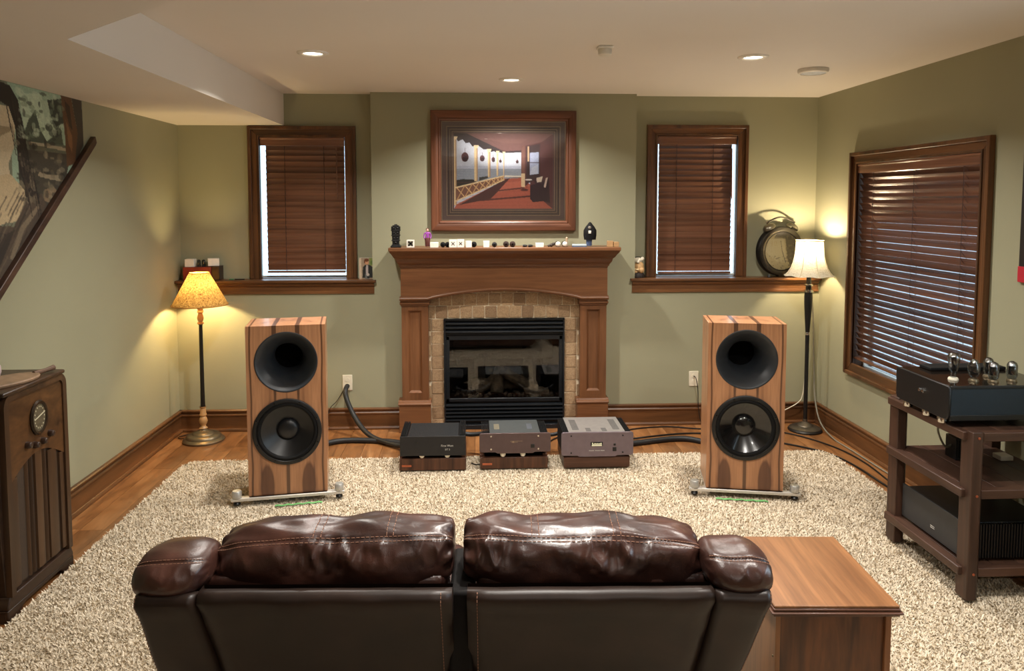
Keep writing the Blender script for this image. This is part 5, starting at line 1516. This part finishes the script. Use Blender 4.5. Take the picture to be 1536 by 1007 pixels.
# ================================================================== EQUIPMENT RACK
rk = thing('equipment_rack', 'open dark walnut equipment rack beside the right wall', 'rack', (2.035, 2.945, .0055))
RKD, RKW = .62, .565       # along y (left edge length) and along x
posts = [(.018, 0), (.018, RKD - .075), (RKW - .07, 0), (RKW - .07, RKD - .075)]
for px, py in posts:
    MB().prism([(px, py), (px + .042, py), (px + .055, py + .012), (px + .055, py + .075), (px, py + .075)], .022, .742, 'z').build('post', WALNUT_Z, rk, .004)
for zt in (.735, .490, .155):
    # slab boards: long boards along y
    for k_ in range(4):
        x0 = .045 + k_ * (RKW - .09) / 4; x1 = .045 + (k_ + 1) * (RKW - .09) / 4 - .0015
        MB().box(x0, x1, .022, RKD - .022, zt - .036, zt).build('shelf_board', WALNUT_Y, rk, .002)
    MB().box(0, .044, .035, RKD - .01, zt - .036, zt).build('edge_board', WALNUT_Y, rk, .004)
    MB().box(.074, RKW - .072, .012, .050, zt - .037, zt + .001).build('front_rail', WALNUT_X, rk, .003)
    for px in (.045, RKW - .045):
        MB().lathe([(.0055, 0), (.0055, -.003), (.0001, -.004)], 12, (px, 0, zt - .018), 'y', cap=False).build('screw', COPPER, rk)
for px, py in posts[:2]:
    pass
RS1, RS3 = .741, .161
# tube amplifier on top
ta = thing('tube_amplifier', 'large black tube amplifier on top of the walnut rack', 'amplifier', (2.000, 3.030, RS1))
AW, AD, AZ0, AZ1 = .48, .40, .030, .178
MB().prism([(.004, AZ0 + .020), (.012, AZ0 + .004), (.05, AZ0), (AD - .05, AZ0), (AD - .012, AZ0 + .004), (AD - .004, AZ0 + .020), (AD, AZ1 - .012), (AD - .006, AZ1), (.006, AZ1), (0, AZ1 - .012)], 0, .012, 'x').build('front_panel', BLACK, ta, .003)
MB().box(.012, AW, .004, AD - .004, AZ0 + .008, AZ1 - .004).build('chassis', plain('black_enamel_daylit', (30, 42, 52), .45, .3), ta, .003)  # black chassis tinted blue: cool daylight on its side put into the colour
MB().box(.012, AW, .010, AD - .010, AZ1 - .004, AZ1).build('top_plate', plain('dark_polished_top', (40, 32, 26), .14, .6), ta, .001)
MB().box(.010, AW + .002, 0, .012, AZ1 - .010, AZ1 + .001).box(.010, AW + .002, 0, .010, AZ0, AZ0 + .024).build('side_rail', BLACK, ta, .002)
MB().box(.10, AW - .02, AD - .11, AD - .02, AZ1, AZ1 + .016).build('rear_cover', BLACKM, ta, .004)
for dy in (.175, .2):
    MB().lathe([(.008, 0), (.008, -.008), (.0001, -.009)], 14, (0, dy, .115), 'x', cap=False).build('badge_ring', CHROME, ta)
for x in (.034, AW - .05):
    for y in (.09, .20, AD - .05):
        MB().lathe([(.0001, 0), (.019, 0), (.021, .004), (.021, .027), (.019, .032), (.0001, .032)], 18, (x, y, 0), cap=False).build('foot', CHROME, ta, smooth=40)
def valve(x, y, kind, k_):
    z = AZ1
    soc = MB().lathe([(.021, 0), (.021, .004), (.018, .010), (.0001, .010)], 20, (x, y, z), cap=False).build('tube_socket', IVORY if kind == 'tall' else BRASS, ta, smooth=40)
    if kind == 'tall':
        p = [(.011, .010), (.013, .030), (.012, .034), (.018, .045), (.024, .085), (.026, .105), (.020, .118), (.0001, .121)]
        q = [(.0001, .045), (.008, .045), (.011, .10), (.0001, .105)]
    elif kind == 'fat':
        p = [(.012, .010), (.012, .016), (.020, .026), (.025, .045), (.024, .070), (.016, .082), (.014, .092), (.0001, .098)]
        q = [(.0001, .03), (.017, .032), (.017, .066), (.0001, .07)]
    else:
        p = [(.014, .010), (.018, .018), (.021, .026), (.021, .070), (.016, .082), (.006, .088), (.0001, .089)]
        q = [(.0001, .03), (.015, .03), (.015, .066), (.0001, .066)]
    MB().lathe(q, 16, (x, y, z), cap=False).build('plate', plain('grey_anode_%d' % k_, (34, 38, 44), .4, .6), soc, smooth=40)
    MB().lathe([(r_ * 1.0, h) for r_, h in p], 24, (x, y, z), cap=False).build('envelope', TUBEG, soc, smooth=70)
    g = [pp for pp in p if pp[1] > p[-1][1] - .02]
    MB().lathe([(r_ * .93, h - .001) for r_, h in g], 20, (x, y, z), cap=False).build('getter', CHROME, soc, smooth=70)
for k_, (x, y, kd) in enumerate(((.098, .125, 'tall'), (.170, .095, 'fat'), (.245, .075, 'small'), (.285, .165, 'tall2'), (.335, .085, 'small'))):
    valve(x, y, kd, k_)
# amplifier on the lowest shelf
dmp = thing('power_amplifier', 'dark grey amplifier on the lowest shelf of the walnut rack', 'amplifier', (2.082, 3.005, RS3), 0)
MB().box(0, .010, .012, .475, .012, .170).build('front_panel', plain('graphite_panel', (54, 54, 55), .5, .2), dmp, .002)
MB().box(.010, .40, .03, .45, .014, .165).build('chassis', BLACK, dmp, .003)
fn = MB()
for k_ in range(30): fn.box(.02 + k_ * .0125, .026 + k_ * .0125, .010, .032, .016, .163)
tag(fn.build('side_fins', BLACK, dmp, smooth=0), kind=None)
for z in (.052, .060): MB().box(-.001, .001, .215, .245, z, z + .0025).build('panel_mark', SILK, dmp)
for x in (.04, .36):
    for y in (.06, .42): MB().lathe([(.014, 0), (.014, .014)], 14, (x, y, 0)).build('foot', BLACK, dmp)
ps_ = thing('power_supply', 'small black power supply box on the middle shelf of the rack', 'power supply', (2.29, 3.36, .496))
MB().box(-.055, .055, -.04, .04, 0, .105).build('case', BLACK, ps_, .003)
fn = MB()
for k_ in range(9): fn.box(-.05 + k_ * .0115, -.045 + k_ * .0115, -.044, -.039, .01, .095)
fn.build('fins', BLACK, ps_, smooth=0)
tag(MB().box(2.44, 2.50, 3.30, 3.36, .496, .518).build('white_adapter', WHITE, None, .003), 'small white adapter block at the back of the middle rack shelf', 'adapter')
cable('rack_cable', [(2.245, 3.36, .56), (2.20, 3.34, .555), (2.15, 3.30, .60), (2.12, 3.28, .65), (2.10, 3.25, .70)], .005, CORD_G, 'grey cord curling up behind the front rack post', n=6)
cable('rack_cable', [(2.346, 3.38, .585), (2.40, 3.38, .575), (2.46, 3.40, .60), (2.52, 3.44, .68), (2.56, 3.5, .70)], .005, CORD_B, 'black cord sagging under the top rack shelf', n=6)
# poster edge on right wall
ps2 = thing('wall_poster', 'dark poster with a red lower band at the right edge on the right wall', 'poster', (XR - .001, 3.485, 1.312))
MB().box(-.010, 0, -.42, 0, .076, .62).build('dark_panel', plain('poster_dark', (30, 24, 22), .5), ps2, .001)
MB().box(-.014, 0, -.42, .002, 0, .076).build('red_band', plain('poster_red', (178, 36, 52), .45), ps2, .002)

# ================================================================== END TABLE
et = thing('end_table', 'honey oak end table with dark moulded edge beside the sofa', 'end table', (.862, 2.055, .027), R(-3.0))
TW, TD, TZ = .362, .452, .508
MB().box(0, TW, 0, TD, TZ - .008, TZ).build('top_panel', OAKTOP, et, .002)
eg = MB()
for e0, e1, z0, z1 in ((.0, .003, TZ - .017, TZ - .008), (.002, .009, TZ - .024, TZ - .017), (0, .002, TZ - .032, TZ - .024)):
    eg.box(-e1, TW + e1, -e1, TD + e1, z0, z1)
eg.build('top_edge', wood('dark_edge_moulding', (66, 40, 28), (98, 62, 44), 'x'), et, .003)
MB().box(.022, TW - .022, .022, TD - .022, .055, TZ - .032).build('cabinet', OAKSIDE, et, .002)
MB().box(.010, .024, .014, TD - .02, .05, TZ - .032).build('side_panel', wood('mid_oak_side', (112, 72, 40), (148, 98, 58), 'z', along=.1), et)
MB().box(TW - .034, TW - .016, .012, .03, .0, TZ - .032).build('corner_post', wood('oak_post', (110, 68, 38), (146, 94, 56), 'z'), et, .002)
MB().box(.016, TW - .016, .016, TD - .016, 0, .055).build('plinth', OAKSIDE, et, .003)
MB().ball((.0105, .03, .34), .004, 8, 6).build('hinge_pin', BRASS, et)

# ================================================================== SOFA
so = thing('reclining_sofa', 'dark brown leather two-seat reclining sofa seen from behind', 'sofa', (-.040, 1.845, 0), R(-2.2))
STITCH = plain('tan_stitching', (150, 110, 88), .8)
LEAN = .36                      # backwards lean: y grows as z falls
def py(z): return (.735 - z) * LEAN - .04
def noise3(x, y, z):
    return (math.sin(x * 23 + 1.3 * math.sin(y * 31 + z * 17)) + math.sin(z * 29 + 2.1 * math.sin(x * 19)) * .7 + math.sin((x + z) * 41 + y * 37) * .4) / 2.1
def puff(name, cx, hx, z_lo, z_hi, cy, ry, wr, seam_a, tilt, px=5.0, nu=150, nv=84, skew=0, parent=so):
    """plump roll along x; cross-section in y-z; seam groove at angle seam_a"""
    V, F = [], []
    for i in range(nu + 1):
        u = -1 + 2 * i / nu
        uu = math.sin(u * PI / 2)
        e = max(0.0, 1 - abs(uu) ** px) ** (1 / px * 1.25)
        if abs(u) == 1: e = .02
        zc = (z_lo + z_hi) / 2 + skew * uu - tilt * (uu * abs(uu) ** 1.5)
        rz = (z_hi - z_lo) / 2 * (1 + .02 * math.sin(uu * 5))
        for j in range(nv):
            a = 2 * PI * j / nv
            c, s = math.cos(a), math.sin(a)
            n_ = 2.35
            q = (abs(c) ** n_ + abs(s) ** n_) ** (-1 / n_)
            # a = 0 points to the viewer (-y), a = 90 deg up
            edge = e ** .55
            x = cx + hx * uu
            yy, zz = -q * c * ry * edge, q * s * rz * edge
            # pulled wrinkles under the seam, running across the roll
            da = (math.degrees(a) + 180) % 360 - 180
            under = math.exp(-((da - (seam_a - 26)) / 26) ** 2)
            def rdg(p): return (1 - abs(math.sin(p))) ** 2 - .25
            fade = .55 + .45 * math.sin(x * 17 + 1.1)
            w_ = wr * under * fade * (rdg(x * 34 + a * 1.6) * .9 + rdg(x * 57 - a * 2.3 + 1.0) * .7 + rdg(x * 88 + a * 1.2 + 2.0) * .4)
            w_ += wr * .55 * noise3(x, yy * 2, zz * 2)
            g = -.006 * math.exp(-((da - seam_a) / 2.2) ** 2)
            endw = wr * 1.6 * math.exp(-((1 - abs(uu)) / .07) ** 2) * math.sin(a * 9 + 1) 
            d = 1 + (w_ + g + endw * .5) / max(.05, math.hypot(yy, zz))
            V.append((x, cy + yy * d, zc + zz * d))
    for i in range(nu):
        for j in range(nv):
            j2 = (j + 1) % nv
            F.append((i * nv + j, i * nv + j2, (i + 1) * nv + j2, (i + 1) * nv + j))
    F.append(tuple(range(nv - 1, -1, -1))); F.append(tuple(range(nu * nv, (nu + 1) * nv)))
    b = MB(); b.v, b.f = V, F
    o = b.build(name, LEA, parent, smooth=80)
    # stitches on both lips of the seam
    st_ = MB()
    def P(i, ang, lift=.0012):
        j = (ang % 360) / 360 * nv; j0 = int(j) % nv; f = j - int(j)
        A_, B_ = Vector(V[i * nv + j0]), Vector(V[i * nv + (j0 + 1) % nv])
        p = A_.lerp(B_, f); ctr = Vector((p.x, cy, (z_lo + z_hi) / 2))
        return p + (p - ctr).normalized() * lift
    for ang in (seam_a - 3.6, seam_a + 3.6):
        for i in range(8, nu - 8, 2):
            p0, p1 = P(i, ang), P(i + 2, ang)
            L = (p1 - p0).length; ns = max(1, int(L / .011))
            for q in range(ns):
                st_.tube([p0.lerp(p1, (q + .15) / ns), p0.lerp(p1, (q + .8) / ns)], .0009, 4)
    return o, st_, V, nu, nv, P
def cross_seams(st_, V, nu, P, seam_a, us):
    for u in us:
        i = max(1, min(nu - 1, int((math.asin(u) / (PI / 2) + 1) / 2 * nu)))
        for di in (0, 3):
            prev = None
            for k_ in range(14):
                p = P(i + di, seam_a + 4 + k_ * 7)
                if prev is not None: st_.tube([prev.lerp(p, .12), prev.lerp(p, .82)], .0009, 4)
                prev = p
for cx, hx, tl, us in ((-.340, .318, -.016, (-.15, .45)), (.325, .322, .016, (-.42, .25))):
    o, st_, V, nu, nv, P = puff('head_cushion', cx, hx, .640, .829, .175, .108, .0135, 46, tl, px=3.8)
    cross_seams(st_, V, nu, P, 46, us)
    tag(st_.build('stitching', STITCH, o, smooth=0, clean=False), kind='stuff')
for cx, hx, sgn in ((-.742, .095, -1), (.722, .086, 1)):
    o, st_, V, nu, nv, P = puff('wing_cushion', cx, hx, .684, .799, .085, .110, .005, 52, sgn * .010, px=2.6, nu=60)
    tag(st_.build('stitching', STITCH, o, smooth=0, clean=False), kind='stuff')
def back_panel(name, xt0, xt1, xb0, xb1, ztop, mat, thick=.05, rim=.024, z_bot=.10):
    """leaning upholstered panel, rolled top edge; xt at the top, xb at the bottom"""
    V, F = [], []
    prof = [(z_bot, 0)] + [(z_bot + (ztop - rim - z_bot) * i / 14, 0) for i in range(1, 15)] + [(ztop - rim + rim * math.sin(R(a)), rim * (1 - math.cos(R(a)))) for a in (25, 50, 70, 90)] + [(ztop - .006, rim + .022), (ztop - .03, rim + .03)]
    nx_ = 24
    for z, dy in prof:
        f = (ztop - z) / (ztop - z_bot)
        f = f ** 1.25
        x0, x1 = xt0 + (xb0 - xt0) * f, xt1 + (xb1 - xt1) * f
        for i in range(nx_ + 1):
            t = i / nx_; x = x0 + (x1 - x0) * t
            ed = min(t, 1 - t) * (x1 - x0)
            rnd = .014 * max(0, 1 - ed / .016) ** 2
            bul = -.012 * math.sin(PI * t) * min(1, f * 3)
            wv = .0022 * noise3(x * 1.4, z, z * .8) * (1 if dy == 0 else .6)
            top_roll = -.010 * math.exp(-((z - (ztop - rim - .012)) / .02) ** 2)
            V.append((x, py(z) + dy + rnd + bul + wv + top_roll, z - (rnd * .5 if z > ztop - .05 else 0)))
    m = len(prof)
    for j in range(m - 1):
        for i in range(nx_):
            a = j * (nx_ + 1) + i; F.append((a, a + 1, a + nx_ + 2, a + nx_ + 1))
    # sides and back
    nb = len(V)
    for j, (z, dy) in enumerate(prof):
        for i in (0, nx_):
            p = V[j * (nx_ + 1) + i]; V.append((p[0], py(z) + thick + .02, p[2] - .001))
    for j in range(m - 1):
        a, b_ = j * (nx_ + 1), (j + 1) * (nx_ + 1); F.append((a, b_, nb + 2 * (j + 1), nb + 2 * j))
        a, b_ = a + nx_, b_ + nx_; F.append((b_, a, nb + 2 * j + 1, nb + 2 * (j + 1) + 1))
        F.append((nb + 2 * j, nb + 2 * (j + 1), nb + 2 * (j + 1) + 1, nb + 2 * j + 1))
    b = MB(); b.v, b.f = V, F
    o = b.build(name, mat, so, smooth=60)
    return o, V, nx_, m
for xt0, xt1, xb0, xb1, side in ((-.655, -.018, -.58, -.018, -1), (.020, .645, .020, .575, 1)):
    o, V, nx_, m = back_panel('back_panel', xt0, xt1, xb0, xb1, .727, SHADED_BACK)
    st_ = MB()
    ii = nx_ - 1 if side < 0 else 1
    for j in range(1, m - 4):
        a, c = Vector(V[j * (nx_ + 1) + ii]), Vector(V[(j + 1) * (nx_ + 1) + ii])
        ns = max(1, int((c - a).length / .011))
        for q in range(ns):
            st_.tube([a.lerp(c, (q + .15) / ns) + Vector((0, -.0015, 0)), a.lerp(c, (q + .8) / ns) + Vector((0, -.0015, 0))], .001, 4)
    tag(st_.build('stitching', STITCH, o, smooth=0, clean=False), kind='stuff')
for xt0, xt1, xb0, xb1 in ((-.812, -.658, -.77, -.575), (.648, .790, .570, .66)):
    o, V, nx_, m = back_panel('side_panel', xt0, xt1, xb0, xb1, .720, SHADED_BACK)
    st_ = MB(); ii = 1 if xt0 < 0 else nx_ - 1
    for j in range(1, m - 4):
        a, c = Vector(V[j * (nx_ + 1) + ii]), Vector(V[(j + 1) * (nx_ + 1) + ii])
        ns = max(1, int((c - a).length / .011))
        for q in range(ns): st_.tube([a.lerp(c, (q + .15) / ns) + Vector((0, -.0015, 0)), a.lerp(c, (q + .8) / ns) + Vector((0, -.0015, 0))], .001, 4)
    tag(st_.build('stitching', STITCH, o, smooth=0, clean=False), kind='stuff')
# body of the sofa, mostly hidden
MB().box(-.66, .66, .30, .86, .06, .34).build('seat_base', LEA, so, .02)
MB().box(-.030, .032, .045, .30, .12, .69).build('gap_shade_filler', plain('shadow_leather', (12, 8, 7), .7, spec=.2), so, .01)  # added near-black filler: shade of the gap between the seats as colour
for s in (-1, 1):
    MB().box(min(s * .02, s * .56), max(s * .02, s * .56), .30, .84, .34, .46).build('seat_cushion', LEA, so, .04, seg=4)
    MB().box(min(s * .56, s * .705), max(s * .56, s * .705), .26, .86, .06, .53).build('arm', LEA, so, .05, seg=4)
    MB().prism([(.07, .715), (.24, .715), (.36, .40), (.30, .34), (.21, .34)], min(s * .04, s * .72), max(s * .04, s * .72), 'x').build('back_cushion', LEA, so, .03, seg=3)
    for y in (.34, .80):
        MB().lathe([(.022, .027), (.026, .065)], 14, (s * .58, y, 0)).build('foot', BLACK, so)
